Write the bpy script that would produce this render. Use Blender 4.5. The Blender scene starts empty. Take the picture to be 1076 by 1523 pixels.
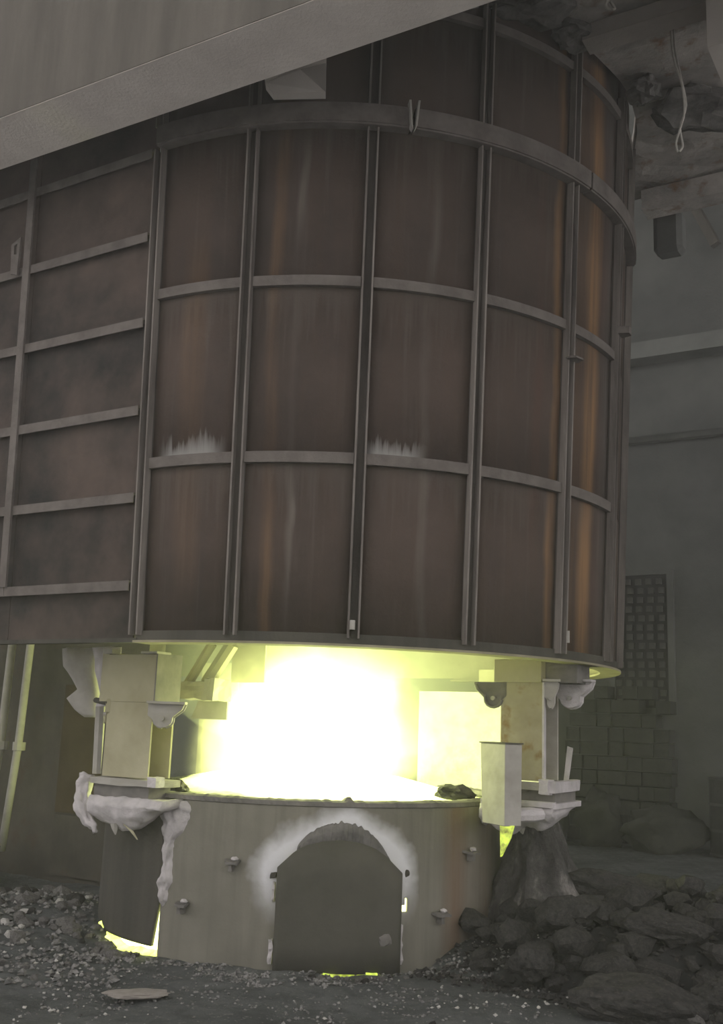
import bpy, bmesh, math, random
from mathutils import Vector, Matrix, noise

# ------------------------------------------------------------------ camera, world, lights, exposure
scene = bpy.context.scene
COL = scene.collection
EYE = 1.35
FPX, PITCH, ROLL = 1569.36, math.radians(11.523), math.radians(2.1257)
cam_data = bpy.data.cameras.new('camera')
cam = bpy.data.objects.new('camera', cam_data)
COL.objects.link(cam)
cam_data.sensor_fit = 'VERTICAL'
cam_data.sensor_height = 36.0
cam_data.lens = 36.0 * FPX / 1523.0
cam_data.clip_end = 200
cam.matrix_world = (Matrix.Translation((0, 0, EYE)) @ Matrix.Rotation(math.radians(90) + PITCH, 4, 'X')
                    @ Matrix.Rotation(ROLL, 4, 'Z'))
scene.camera = cam

world = bpy.data.worlds.new('daylight')
scene.world = world
world.use_nodes = True
wbg = world.node_tree.nodes['Background']
wbg.inputs[0].default_value = (1.0, 0.962, 0.94, 1)
wbg.inputs[1].default_value = 1.42

vs = scene.view_settings
vs.view_transform = 'Standard'
vs.look = 'None'
vs.gamma = 1.0
vs.use_curve_mapping = False
vs.exposure = 0.0
scene.cycles.use_denoising = True
scene.cycles.sample_clamp_indirect = 6.0
scene.cycles.max_bounces = 5
scene.cycles.diffuse_bounces = 3
scene.cycles.volume_max_steps = 64
scene.cycles.volume_bounces = 0
scene.cycles.adaptive_threshold = 0.05
scene.cycles.adaptive_min_samples = 16
scene.cycles.volume_step_rate = 2.0

# light given off by the flame over the furnace mouth
fl = bpy.data.lights.new('flame_light', 'POINT')
fl.energy = 230
fl.color = (0.88, 1.0, 0.38)
fl.shadow_soft_size = 0.38
flo = bpy.data.objects.new('flame_light', fl)
flo.location = (-0.22, 7.62, 1.38)
COL.objects.link(flo)

# ------------------------------------------------------------------ frames
AX = math.radians(-31)                       # building axis in plan
UX, UY = math.cos(AX), math.sin(AX)
NX, NY = -UY, UX
def UN(u, n, z=0.0):
    return Vector((u * UX + n * NX, u * UY + n * NY, z))
HC = Vector((-0.177, 7.717, 1.80))           # hood centre, bottom
BC = Vector((-0.303, 7.714, 0.0))            # pot centre
RB = 1.377
def hood_r(z): return 2.0 + 0.0368 * (z - 1.80)
def polar(c, r, deg, z):
    a = math.radians(deg)
    return Vector((c[0] + r * math.sin(a), c[1] - r * math.cos(a), z))
def fbm(p, o=4):
    return noise.fractal(p, 1.0, 2.0, o)

# ------------------------------------------------------------------ mesh building
ORG = {}
class MB:
    def __init__(s): s.v = []; s.f = []
    def add(s, vs_, fs):
        b = len(s.v); s.v += [Vector(p) for p in vs_]; s.f += [tuple(b + i for i in f) for f in fs]; return s
    def hexa(s, p):                                   # 8 points: bottom ring of 4, top ring of 4
        return s.add(p, [(3, 2, 1, 0), (4, 5, 6, 7), (0, 1, 5, 4), (1, 2, 6, 5), (2, 3, 7, 6), (3, 0, 4, 7)])
    def box(s, x0, x1, y0, y1, z0, z1):
        return s.hexa([(x0, y0, z0), (x1, y0, z0), (x1, y1, z0), (x0, y1, z0), (x0, y0, z1), (x1, y0, z1), (x1, y1, z1), (x0, y1, z1)])
    def unbox(s, u0, u1, n0, n1, z0, z1):
        return s.hexa([UN(u0, n0, z0), UN(u1, n0, z0), UN(u1, n1, z0), UN(u0, n1, z0), UN(u0, n0, z1), UN(u1, n0, z1), UN(u1, n1, z1), UN(u0, n1, z1)])
    def prism(s, poly, off):                          # 3D polygon extruded by vector
        n = len(poly); o = Vector(off)
        a = [Vector(p) for p in poly]; b = [p + o for p in a]
        return s.add(a + b, [tuple(range(n))[::-1], tuple(range(n, 2 * n))] + [(i, (i + 1) % n, n + (i + 1) % n, n + i) for i in range(n)])
    def curved(s, c, t0, t1, r0f, r1f, z0, z1, nt=6, nz=1):   # curved plate between two radii functions of z
        ps = []
        for k in range(nz + 1):
            z = z0 + (z1 - z0) * k / nz
            for i in range(nt + 1):
                t = t0 + (t1 - t0) * i / nt
                ps.append(polar(c, r0f(z), t, z)); ps.append(polar(c, r1f(z), t, z))
        W = 2 * (nt + 1); fs = []
        for k in range(nz):
            for i in range(nt):
                a = k * W + 2 * i; b = a + 2; d = a + W; e = b + W
                fs.append((a, d, e, b)); fs.append((a + 1, b + 1, e + 1, d + 1))
            a = k * W; fs.append((a, a + 1, a + W + 1, a + W))
            a = k * W + 2 * nt; fs.append((a, a + W, a + W + 1, a + 1))
        for i in range(nt):
            a = 2 * i; fs.append((a, a + 2, a + 3, a + 1))
            a = nz * W + 2 * i; fs.append((a, a + 1, a + 3, a + 2))
        return s.add(ps, fs)
    def tube(s, path, r, seg=8, cap=True):
        path = [Vector(p) for p in path]; n = len(path); rs = r if isinstance(r, (list, tuple)) else [r] * n
        b = len(s.v); ref = None
        for i, p in enumerate(path):
            d = (path[min(i + 1, n - 1)] - path[max(i - 1, 0)]).normalized()
            if ref is None: ref = Vector((0, 0, 1)) if abs(d.z) < 0.9 else Vector((1, 0, 0))
            x = d.cross(ref).normalized(); y = d.cross(x).normalized(); ref = -y if False else ref
            for k in range(seg):
                a = 2 * math.pi * k / seg
                s.v.append(p + (x * math.cos(a) + y * math.sin(a)) * rs[i])
        for i in range(n - 1):
            for k in range(seg):
                a = b + i * seg + k; c = b + i * seg + (k + 1) % seg
                s.f.append((a, a + seg, c + seg, c))
        if cap:
            s.f.append(tuple(b + k for k in range(seg))); s.f.append(tuple(b + (n - 1) * seg + k for k in range(seg))[::-1])
        return s
    def build(s, name, mat, parent=None, smooth=False, bevel=0.0, rough=0.0, rsc=6.0, sub=0):
        o0 = Vector(ORG.get(parent.name, (0, 0, 0))) if parent is not None else Vector((0, 0, 0))
        bm = bmesh.new()
        vv = [bm.verts.new(p - o0) for p in s.v]
        for f in s.f:
            try: bm.faces.new([vv[i] for i in f])
            except ValueError: pass
        bmesh.ops.remove_doubles(bm, verts=bm.verts, dist=1e-6)
        bmesh.ops.recalc_face_normals(bm, faces=bm.faces)
        if bevel: bmesh.ops.bevel(bm, geom=list(bm.edges), offset=bevel, segments=1, affect='EDGES', clamp_overlap=True)
        if sub: bmesh.ops.subdivide_edges(bm, edges=bm.edges, cuts=sub, use_grid_fill=True)
        if rough:
            bm.normal_update()
            for v in bm.verts:
                p = v.co + o0
                v.co += v.normal * rough * fbm(p * rsc) + Vector((fbm(p * rsc + Vector((9, 3, 1))), fbm(p * rsc + Vector((2, 7, 5))), fbm(p * rsc + Vector((4, 4, 8))))) * rough * 0.4
        me = bpy.data.meshes.new(name); bm.to_mesh(me); bm.free()
        me.materials.append(mat)
        if smooth: me.polygons.foreach_set('use_smooth', [True] * len(me.polygons))
        ob = bpy.data.objects.new(name, me); COL.objects.link(ob)
        if parent is not None: ob.parent = parent
        ORG[ob.name] = tuple(o0)
        return ob

def tag(o, label=None, cat=None, group=None, kind=None):
    if label: o['label'] = label
    if cat: o['category'] = cat
    if group: o['group'] = group
    if kind: o['kind'] = kind
    return o
def thing(name, loc, label, cat, group=None, kind=None):
    o = bpy.data.objects.new(name, None); COL.objects.link(o); o.location = loc; o.empty_display_size = 0.1
    ORG[o.name] = tuple(loc); return tag(o, label, cat, group, kind)
def single(mb, name, mat, loc, label=None, cat=None, group=None, kind=None, **kw):
    """one-mesh thing whose origin sits at loc"""
    class _P(dict): pass
    o0 = Vector(loc); mb2 = MB(); mb2.v = [p - o0 for p in mb.v]; mb2.f = mb.f
    ob = mb2.build(name, mat, None, **kw); ob.location = loc
    return tag(ob, label, cat, group, kind)

# ------------------------------------------------------------------ materials
def srgb(r, g, b):
    f = lambda c: (c / 255 / 12.92) if c / 255 <= 0.04045 else ((c / 255 + 0.055) / 1.055) ** 2.4
    return (f(r), f(g), f(b), 1)
class NT:
    def __init__(s, name):
        s.m = bpy.data.materials.new(name); s.m.use_nodes = True; s.t = s.m.node_tree
        s.b = s.t.nodes['Principled BSDF']; s.out = s.t.nodes['Material Output']
        s.b.inputs['Specular IOR Level'].default_value = 0.2
        s.tc = s.n('ShaderNodeTexCoord'); s.obj = s.tc.outputs['Object']
    def n(s, t, **kw):
        x = s.t.nodes.new(t)
        for k, v in kw.items(): setattr(x, k, v)
        return x
    def l(s, a, b): s.t.links.new(a, b)
    def val(s, sock, x):
        if hasattr(x, 'is_linked') or isinstance(x, bpy.types.NodeSocket): s.l(x, sock)
        else: sock.default_value = x
    def math(s, op, a, b=0.0, c=None, clamp=False):
        x = s.n('ShaderNodeMath', operation=op, use_clamp=clamp); s.val(x.inputs[0], a); s.val(x.inputs[1], b)
        if c is not None: s.val(x.inputs[2], c)
        return x.outputs[0]
    def mapping(s, scale, loc=(0, 0, 0), src=None):
        x = s.n('ShaderNodeMapping'); x.inputs['Scale'].default_value = scale; x.inputs['Location'].default_value = loc
        s.l(src or s.obj, x.inputs[0]); return x.outputs[0]
    def noise(s, scale=5, detail=5, rough=0.6, src=None, dist=0.0):
        x = s.n('ShaderNodeTexNoise'); x.inputs['Scale'].default_value = scale; x.inputs['Detail'].default_value = detail
        x.inputs['Roughness'].default_value = rough; x.inputs['Distortion'].default_value = dist
        s.l(src or s.obj, x.inputs['Vector']); return x.outputs['Fac']
    def ramp(s, fac, stops, interp='LINEAR'):
        x = s.n('ShaderNodeValToRGB'); x.color_ramp.interpolation = interp; e = x.color_ramp.elements
        while len(e) < len(stops): e.new(0.5)
        for k, (p, c) in enumerate(stops):
            e[k].position = p; e[k].color = c if not isinstance(c, (int, float)) else (c, c, c, 1)
        s.l(fac, x.inputs[0]); return x.outputs['Color']
    def mix(s, fac, a, b, mode='MIX'):
        x = s.n('ShaderNodeMix', data_type='RGBA', blend_type=mode); s.val(x.inputs['Factor'], fac)
        s.val(x.inputs['A'], a); s.val(x.inputs['B'], b); return x.outputs['Result']
    def mrange(s, v, a, b, c=0.0, d=1.0):
        x = s.n('ShaderNodeMapRange'); s.val(x.inputs[0], v); x.inputs[1].default_value = a; x.inputs[2].default_value = b
        x.inputs[3].default_value = c; x.inputs[4].default_value = d; return x.outputs[0]
    def bump(s, h, dist=0.01, strength=0.6):
        x = s.n('ShaderNodeBump'); x.inputs['Distance'].default_value = dist; x.inputs['Strength'].default_value = strength
        s.l(h, x.inputs['Height']); s.l(x.outputs[0], s.b.inputs['Normal'])
    def done(s, col, rough=0.9, metal=0.0):
        s.val(s.b.inputs['Base Color'], col); s.val(s.b.inputs['Roughness'], rough); s.b.inputs['Metallic'].default_value = metal
        return s.m
    def sep(s):
        x = s.n('ShaderNodeSeparateXYZ'); s.l(s.obj, x.inputs[0]); return x.outputs

def rough_mat(name, c1, c2, scale=4, bump=0.01, bscale=30, rough=0.92, c3=None, streak=False):
    t = NT(name)
    src = t.mapping((1, 1, 0.12)) if streak else t.obj
    a = t.ramp(t.noise(scale, 6, 0.65, src), [(0.32, c1), (0.68, c2)])
    if c3 is not None:
        m = t.ramp(t.noise(scale * 2.7, 4, 0.6), [(0.55, 0.0), (0.72, 1.0)]); a = t.mix(m, a, c3)
    t.bump(t.noise(bscale, 6, 0.7), bump)
    return t.done(a, rough)

def stained_plate(name, bands, base1, base2, rust, dust, zrows, deposits=()):
    """curved rusty plate: vertical streaks, rust bands by angle round the centre, dust run down from the ledges"""
    t = NT(name); X, Y, Z = t.sep()
    ang = t.math('ARCTAN2', X, t.math('MULTIPLY', Y, -1.0)); deg = t.math('MULTIPLY', ang, 57.2958)
    wide = t.noise(1.3, 4, 0.6); st = t.noise(1.0, 5, 0.65, t.mapping((9, 9, 0.35)))
    st2 = t.noise(1.0, 4, 0.6, t.mapping((22, 22, 0.5), (3, 1, 7)))
    col = t.ramp(wide, [(0.3, base1), (0.7, base2)])
    col = t.mix(t.ramp(st, [(0.42, 0.0), (0.8, 0.34)]), col, rust)
    col = t.mix(t.ramp(st2, [(0.56, 0.0), (0.85, 0.25)]), col, dust)
    fine = t.noise(60, 3, 0.7)
    col = t.mix(t.math('MULTIPLY', fine, 0.22), col, (0.012, 0.011, 0.01, 1))
    # rust bands
    tot = None
    wob = t.math('MULTIPLY', t.math('SUBTRACT', t.noise(1.0, 3, 0.6, t.mapping((0.8, 0.8, 0.9))), 0.5), 5.0)
    dw = t.math('ADD', deg, wob)
    for (c0, w, sgt, c) in bands:
        d = t.math('ABSOLUTE', t.math('SUBTRACT', dw, c0))
        m = t.mrange(d, w, w * 0.25, 0.0, abs(sgt))
        m = t.math('MULTIPLY', m, t.mrange(st2, 0.3, 0.6, 0.35, 1.0))
        if sgt > 0: m = t.math('MULTIPLY', m, t.mrange(t.noise(1.0, 2, 0.5, t.mapping((0.2, 0.2, 0.75), (c0 * 0.7, c0 * 1.3, c0))), 0.38, 0.6, 0.05, 1.0))
        col = t.mix(m, col, c)
    # dribbles below each ledge
    for zr in zrows:
        d = t.math('SUBTRACT', zr, Z)
        ln = t.math('MULTIPLY', t.mrange(st2, 0.35, 0.75, 0.05, 1.0), 0.55)
        m = t.math('MULTIPLY', t.math('GREATER_THAN', d, 0.0), t.math('SUBTRACT', 1.0, t.math('DIVIDE', d, ln)), clamp=True)
        col = t.mix(t.math('MULTIPLY', m, 0.22), col, dust)
    # pale deposits standing on a ledge
    for (c0, w, z0, h) in deposits:
        da = t.mrange(t.math('ABSOLUTE', t.math('SUBTRACT', deg, c0)), w, w * 0.5, 0.0, 1.0)
        hh = t.math('MULTIPLY', t.mrange(t.noise(1.0, 3, 0.7, t.mapping((26, 26, 1.2))), 0.3, 0.7, 0.25, 1.0), h)
        dz = t.math('SUBTRACT', 1.0, t.math('DIVIDE', t.math('SUBTRACT', Z, z0), hh), clamp=True)
        m = t.math('MULTIPLY', t.math('MULTIPLY', dz, da), t.math('GREATER_THAN', Z, z0))
        col = t.mix(t.math('MULTIPLY', m, 0.9), col, (0.55, 0.54, 0.52, 1))
    t.bump(t.noise(18, 6, 0.7), 0.006, 0.5)
    return t.done(col, 0.85)

M = {}
RUST = (0.10, 0.064, 0.042, 1); ORANGE = (0.25, 0.145, 0.072, 1); DUST = (0.17, 0.15, 0.13, 1); RED = (0.11, 0.056, 0.042, 1)
M['plate'] = stained_plate('rusty_plate', [(46.8, 2.4, -0.7, RUST), (51.3, 3.4, -0.95, ORANGE), (40.4, 1.5, -0.65, ORANGE), (57.5, 3.2, -0.5, (0.10, 0.095, 0.09, 1)), (15, 1.1, 0.45, DUST),
                                           (-6.5, 0.9, 0.6, DUST), (-10, 1.4, 0.35, ORANGE), (36, 1.4, 0.4, RED), (-24, 3, 0.25, ORANGE), (56, 3.0, 0.35, RED)],
                           (0.056, 0.044, 0.038, 1), (0.095, 0.070, 0.059, 1), RUST, DUST, (0.98, 2.0, 3.02, 3.76), [(-23.5, 6.5, 1.03, 0.17), (9.5, 5.5, 1.03, 0.14)])
M['flat_plate'] = rough_mat('sooty_plate', (0.024, 0.024, 0.023, 1), (0.115, 0.086, 0.073, 1), 1.35, 0.005, 24, 0.9)
M['rib'] = rough_mat('dusty_steel', (0.105, 0.092, 0.084, 1), (0.17, 0.152, 0.138, 1), 7, 0.006, 40)
M['web'] = rough_mat('shaded_web', (0.045, 0.040, 0.036, 1), (0.085, 0.074, 0.066, 1), 9, 0.004, 40, streak=True)  # shade inside the channel recess painted in as a darker web
M['rib2'] = rough_mat('streaked_steel', (0.10, 0.088, 0.08, 1), (0.24, 0.215, 0.195, 1), 9, 0.004, 40, streak=True)
M['soffit'] = rough_mat('bounce_lit_soffit', (0.56, 0.515, 0.48, 1), (0.68, 0.63, 0.59, 1), 2.5, 0.012, 45)  # pale tone stands in for ground bounce light on the beam underside
M['concrete'] = rough_mat('dusty_concrete', (0.30, 0.275, 0.25, 1), (0.40, 0.365, 0.335, 1), 2.5, 0.012, 45)
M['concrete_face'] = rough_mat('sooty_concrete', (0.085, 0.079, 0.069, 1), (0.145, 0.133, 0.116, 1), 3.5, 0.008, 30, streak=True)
M['wall'] = rough_mat('grey_render', (0.105, 0.108, 0.103, 1), (0.155, 0.157, 0.148, 1), 1.1, 0.008, 20)
M['sack'] = rough_mat('dimmed_sack', (0.04, 0.043, 0.037, 1), (0.075, 0.076, 0.065, 1), 2, 0.02, 12)  # sacks, drum and brick stack coloured darker for the dim light low down
M['wall_dark'] = rough_mat('grimy_render', (0.06, 0.056, 0.045, 1), (0.11, 0.10, 0.08, 1), 1.6, 0.01, 18, c3=(0.09, 0.07, 0.05, 1))
M['slab_grey'] = rough_mat('grey_tie_beam', (0.16, 0.165, 0.155, 1), (0.23, 0.235, 0.22, 1), 2, 0.01, 20)
M['slab'] = rough_mat('stained_slab', (0.30, 0.285, 0.265, 1), (0.60, 0.555, 0.52, 1), 2.2, 0.03, 14, c3=(0.26, 0.165, 0.10, 1))
M['ash'] = rough_mat('pale_ash', (0.42, 0.40, 0.40, 1), (0.62, 0.58, 0.59, 1), 9, 0.012, 35)
M['pale'] = rough_mat('dusty_pale_steel', (0.30, 0.285, 0.25, 1), (0.44, 0.42, 0.39, 1), 5, 0.004, 30)
M['post'] = rough_mat('glare_tinted_steel', (0.33, 0.305, 0.20, 1), (0.44, 0.415, 0.29, 1), 3.0, 0.004, 30)  # yellow cast of the fire glare mixed into the steel colour
M['post_rust'] = rough_mat('rust_spotted_steel', (0.28, 0.25, 0.165, 1), (0.40, 0.365, 0.26, 1), 3.5, 0.004, 30, c3=(0.23, 0.15, 0.06, 1))  # rust spots over the same painted-in glare tint
M['grey_steel'] = rough_mat('grey_steel', (0.12, 0.115, 0.11, 1), (0.23, 0.215, 0.20, 1), 5, 0.004, 30)
M['dark_steel'] = rough_mat('dark_steel', (0.05, 0.048, 0.042, 1), (0.095, 0.088, 0.075, 1), 3.2, 0.006, 30, streak=True)
M['door'] = rough_mat('door_steel', (0.075, 0.073, 0.06, 1), (0.105, 0.10, 0.085, 1), 3.0, 0.004, 40)
M['slag'] = rough_mat('dark_slag', (0.026, 0.026, 0.026, 1), (0.072, 0.069, 0.065, 1), 6, 0.03, 20, c3=(0.10, 0.09, 0.08, 1))
M['slag_light'] = rough_mat('grey_slag', (0.085, 0.082, 0.08, 1), (0.22, 0.21, 0.20, 1), 7, 0.02, 26)
M['grit'] = rough_mat('grey_grit', (0.06, 0.06, 0.06, 1), (0.34, 0.33, 0.32, 1), 14, 0.01, 40)
M['slag_white'] = rough_mat('white_slag', (0.36, 0.35, 0.33, 1), (0.60, 0.58, 0.55, 1), 7, 0.01, 26)
M['brick'] = rough_mat('sooty_brick', (0.065, 0.067, 0.062, 1), (0.11, 0.109, 0.10, 1), 5, 0.006, 30)
M['ochre_dark'] = rough_mat('sooty_ochre_sheet', (0.055, 0.042, 0.022, 1), (0.085, 0.066, 0.036, 1), 2.2, 0.006, 20)
M['void'] = rough_mat('void_shade', (0.035, 0.036, 0.035, 1), (0.055, 0.055, 0.053, 1), 4, 0.004, 20)  # dark colour imitates the unlit depth behind the vent lattice
M['rope'] = rough_mat('pale_rope', (0.42, 0.40, 0.36, 1), (0.55, 0.52, 0.48, 1), 30, 0.002, 80)
M['lining'] = rough_mat('hood_lining', (0.20, 0.185, 0.12, 1), (0.34, 0.31, 0.22, 1), 3, 0.008, 20)

# ground: ash and grit, paler where trodden
def ground_mat():
    t = NT('ashy_ground')
    a = t.ramp(t.noise(1.1, 6, 0.65), [(0.3, (0.075, 0.081, 0.080, 1)), (0.7, (0.19, 0.20, 0.198, 1))])
    b = t.ramp(t.noise(9, 6, 0.7), [(0.45, 0.0), (0.75, 0.7)])
    a = t.mix(b, a, (0.05, 0.052, 0.052, 1))
    c = t.ramp(t.noise(34, 3, 0.6), [(0.62, 0.0), (0.70, 1.0)])
    a = t.mix(t.math('MULTIPLY', c, 0.7), a, (0.30, 0.29, 0.27, 1))
    X, Y, Z = t.sep()                         # slag fines blacken the ground under and round the heap
    ex = t.math('DIVIDE', t.math('SUBTRACT', X, 1.9), 1.35); ey = t.math('DIVIDE', t.math('SUBTRACT', Y, 6.65), 1.0)
    er = t.math('ADD', t.math('SQRT', t.math('ADD', t.math('MULTIPLY', ex, ex), t.math('MULTIPLY', ey, ey))), t.math('MULTIPLY', t.math('SUBTRACT', t.noise(3, 5, 0.6), 0.5), 0.6))
    a = t.mix(t.mrange(er, 1.05, 0.8, 0.0, 0.9), a, (0.035, 0.035, 0.034, 1))
    t.bump(t.noise(22, 8, 0.75), 0.03, 0.9)
    return t.done(a, 0.95)
M['ground'] = ground_mat()

# furnace pot shell: streaked steel with a pale scale halo round the arch
def shell_mat():
    t = NT('pot_shell'); X, Y, Z = t.sep()
    deg = t.math('MULTIPLY', t.math('ARCTAN2', X, t.math('MULTIPLY', Y, -1.0)), 57.2958)
    st = t.noise(1.0, 5, 0.65, t.mapping((10, 10, 0.6))); wide = t.noise(1.6, 4, 0.6)
    col = t.ramp(wide, [(0.3, (0.17, 0.163, 0.135, 1)), (0.7, (0.25, 0.237, 0.20, 1))])
    col = t.mix(t.ramp(st, [(0.45, 0.0), (0.75, 0.6)]), col, (0.12, 0.113, 0.094, 1))
    for (c0, w, s_, c) in [(44, 5.5, 0.6, (0.20, 0.115, 0.065, 1)), (60, 6, 0.45, (0.17, 0.10, 0.065, 1)), (50, 14, 0.35, (0.19, 0.135, 0.10, 1))]:
        d = t.math('ABSOLUTE', t.math('SUBTRACT', deg, c0))
        col = t.mix(t.math('MULTIPLY', t.mrange(d, w, w * 0.2, 0.0, s_), t.mrange(st, 0.3, 0.65, 0.3, 1.0)), col, c)
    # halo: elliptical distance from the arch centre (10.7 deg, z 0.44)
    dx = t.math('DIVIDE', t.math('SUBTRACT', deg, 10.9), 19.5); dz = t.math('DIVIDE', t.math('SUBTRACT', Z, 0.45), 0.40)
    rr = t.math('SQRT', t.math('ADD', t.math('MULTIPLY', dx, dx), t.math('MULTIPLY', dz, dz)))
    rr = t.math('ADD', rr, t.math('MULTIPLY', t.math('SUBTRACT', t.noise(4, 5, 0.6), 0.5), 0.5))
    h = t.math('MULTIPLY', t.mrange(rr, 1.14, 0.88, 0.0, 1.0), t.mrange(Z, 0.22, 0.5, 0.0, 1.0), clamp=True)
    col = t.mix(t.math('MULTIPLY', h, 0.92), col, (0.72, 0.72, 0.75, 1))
    t.bump(t.noise(25, 6, 0.7), 0.005, 0.5)
    return t.done(col, 0.8)
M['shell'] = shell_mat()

def hot(name, col, strength, ncol=None, scale=6, zone=None):
    t = NT(name)
    f = t.noise(scale, 5, 0.6)
    c = t.ramp(f, [(0.3, ncol or col), (0.6, col)])
    t.l(c, t.b.inputs['Emission Color'])
    if zone:                                  # incandescent in the middle, dark unmolten charge towards the edge of the bed
        X, Y, Z = t.sep(); (cx, cy, r0, r1) = zone
        dx = t.math('SUBTRACT', X, cx); dy = t.math('SUBTRACT', Y, cy)
        r = t.math('SQRT', t.math('ADD', t.math('MULTIPLY', dx, dx), t.math('MULTIPLY', dy, dy)))
        r = t.math('ADD', r, t.math('MULTIPLY', t.math('SUBTRACT', t.noise(3, 4, 0.6), 0.5), 0.5))
        k = t.mrange(r, r1, r0, 0.004, 1.0)
        k = t.math('MAXIMUM', k, t.math('LESS_THAN', Z, 0.75))
        t.l(t.math('MULTIPLY', k, strength), t.b.inputs['Emission Strength'])
        t.bump(t.noise(14, 6, 0.7), 0.05, 1.0)
        return t.done((0.06, 0.06, 0.05, 1), 0.9)
    t.b.inputs['Emission Strength'].default_value = strength
    return t.done((0.25, 0.22, 0.12, 1), 0.9)
M['hot'] = hot('white_hot_charge', (0.95, 1.0, 0.42, 1), 6.0, (0.85, 1.0, 0.2, 1), 6, (0.17, -0.22, 0.78, 1.06))
M['hot_dim'] = hot('dull_glowing_slag', (0.60, 0.78, 0.07, 1), 1.3, (0.02, 0.03, 0.002, 1), 18)
M['hot_slag'] = hot('glowing_slag', (0.92, 1.0, 0.22, 1), 3.0, (0.35, 0.45, 0.02, 1), 14)

# ------------------------------------------------------------------ ground
def heap(x, y):
    dx = (x - 1.98) / 1.25; dy = (y - 6.75) / 0.82
    h = 0.34 * max(0.0, 1 - (dx * dx + dy * dy)) ** 0.8
    dx = (x - 1.02) / 0.55; dy = (y - 6.75) / 0.5
    h = max(h, 0.17 * max(0.0, 1 - (dx * dx + dy * dy)))
    dx = (x + 2.15) / 0.85; dy = (y - 7.5) / 1.1                   # rubble left of the pot
    h = max(h, 0.14 * max(0.0, 1 - (dx * dx + dy * dy)))
    return h
def ground_z(x, y):
    p = Vector((x, y, 0))
    far = max(0.0, 1 - max(0.0, math.hypot(x, y - 6.5) - 3.5) / 3)
    return heap(x, y) + far * (0.03 * fbm(p * 1.3) + 0.018 * fbm(p * 5.0)) - 0.012
gx = [-9 + 0.5 * i for i in range(12)] + [-3.2 + 0.05 * i for i in range(136)] + [3.9 + 0.6 * i for i in range(14)]
gy = [-5 + 0.8 * i for i in range(11)] + [4.0 + 0.05 * i for i in range(112)] + [9.8 + 0.8 * i for i in range(17)]
g = MB(); nx, ny = len(gx), len(gy)
g.v = [Vector((x, y, ground_z(x, y))) for y in gy for x in gx]
g.f = [(j * nx + i, j * nx + i + 1, (j + 1) * nx + i + 1, (j + 1) * nx + i) for j in range(ny - 1) for i in range(nx - 1)]
floor = g.build('floor', M['ground'], smooth=True); tag(floor, 'ashy grey ground strewn with grit', None, None, 'structure')

# ------------------------------------------------------------------ building
NB = 14.5
def uw(u): return u * NB / 11.5
def zb(z): return (z - 1.35) * NB / 11.5 + 1.35         # heights measured on a nearer plane, carried to the back wall
wb = MB().unbox(-16, 8, NB, NB + 0.3, -0.1, 11.5).build('wall_back', M['wall']); tag(wb, 'dark grey rendered rear wall', None, None, 'structure')
w = MB().unbox(-16, 8, NB - 0.35, NB - 0.002, zb(5.53), zb(5.72)).build('trim_1', M['slab_grey']); tag(w, 'pale concrete tie beam along rear wall', None, None, 'structure')
w = MB().unbox(-16, 8, NB - 0.12, NB - 0.002, zb(4.60), zb(4.67)).build('trim_2', M['slab_grey']); tag(w, 'thin ledge along rear wall below the tie beam', None, None, 'structure')
ceil = MB().unbox(-18, 9, -3, NB + 0.3, 11.5, 11.8).build('ceiling', M['wall']); tag(ceil, 'shed roof slab', None, None, 'structure')

# perforated vent opening filled with a lattice of bricks
win = tag(MB().unbox(uw(-3.56), uw(-2.98), NB - 0.05, NB - 0.003, 1.75, zb(3.1)).build('window_1', M['void']), 'tall vent opening with brick lattice in rear wall', None, None, 'structure')
bme = None
for r in range(14):
    for c in range(5):
        u = uw(-3.56) + 0.035 + c * 0.143; z = 1.78 + r * 0.126
        mb = MB().hexa([(0, 0, 0), (0.075 * UX, 0.075 * UY, 0), (0.075 * UX + 0.05 * NX, 0.075 * UY + 0.05 * NY, 0), (0.05 * NX, 0.05 * NY, 0),
                        (0, 0, 0.082), (0.075 * UX, 0.075 * UY, 0.082), (0.075 * UX + 0.05 * NX, 0.075 * UY + 0.05 * NY, 0.082), (0.05 * NX, 0.05 * NY, 0.082)])
        if bme is None:
            b = mb.build('brick', M['brick'], win); bme = b.data
        else:
            b = bpy.data.objects.new('brick', bme); COL.objects.link(b); b.parent = win
        b.location = UN(u + 0.02 * math.sin(r * 2.3), NB - 0.10, z)
MB().unbox(uw(-3.56) - 0.08, uw(-3.56), NB - 0.09, NB - 0.003, 1.70, zb(3.1) + 0.07).build('window_frame', M['wall'], win)
MB().unbox(uw(-2.98), uw(-2.98) + 0.08, NB - 0.09, NB - 0.003, 1.70, zb(3.1) + 0.07).build('window_frame', M['wall'], win)
MB().unbox(uw(-3.56), uw(-2.98), NB - 0.09, NB - 0.003, zb(3.1), zb(3.1) + 0.07).build('window_frame', M['wall'], win)

# partition behind the flat side of the hood
wl = MB().unbox(-14, -6.08, 6.75, 6.95, -0.05, 6.0).build('wall_left', M['wall_dark']); tag(wl, 'grimy partition wall behind the hood', None, None, 'structure')

# crossing concrete beam
bm_ = thing('concrete_beam', UN(-5, 3.68, 4.6), 'long dusty concrete beam crossing above in front of the hood', 'beam')
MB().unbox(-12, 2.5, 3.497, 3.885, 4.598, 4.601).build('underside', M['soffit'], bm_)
MB().unbox(-12, 2.5, 3.492, 3.885, 4.6011, 6.2).build('beam_body', M['concrete_face'], bm_)  # sooty face, also darkened so the underside looks lit

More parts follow.
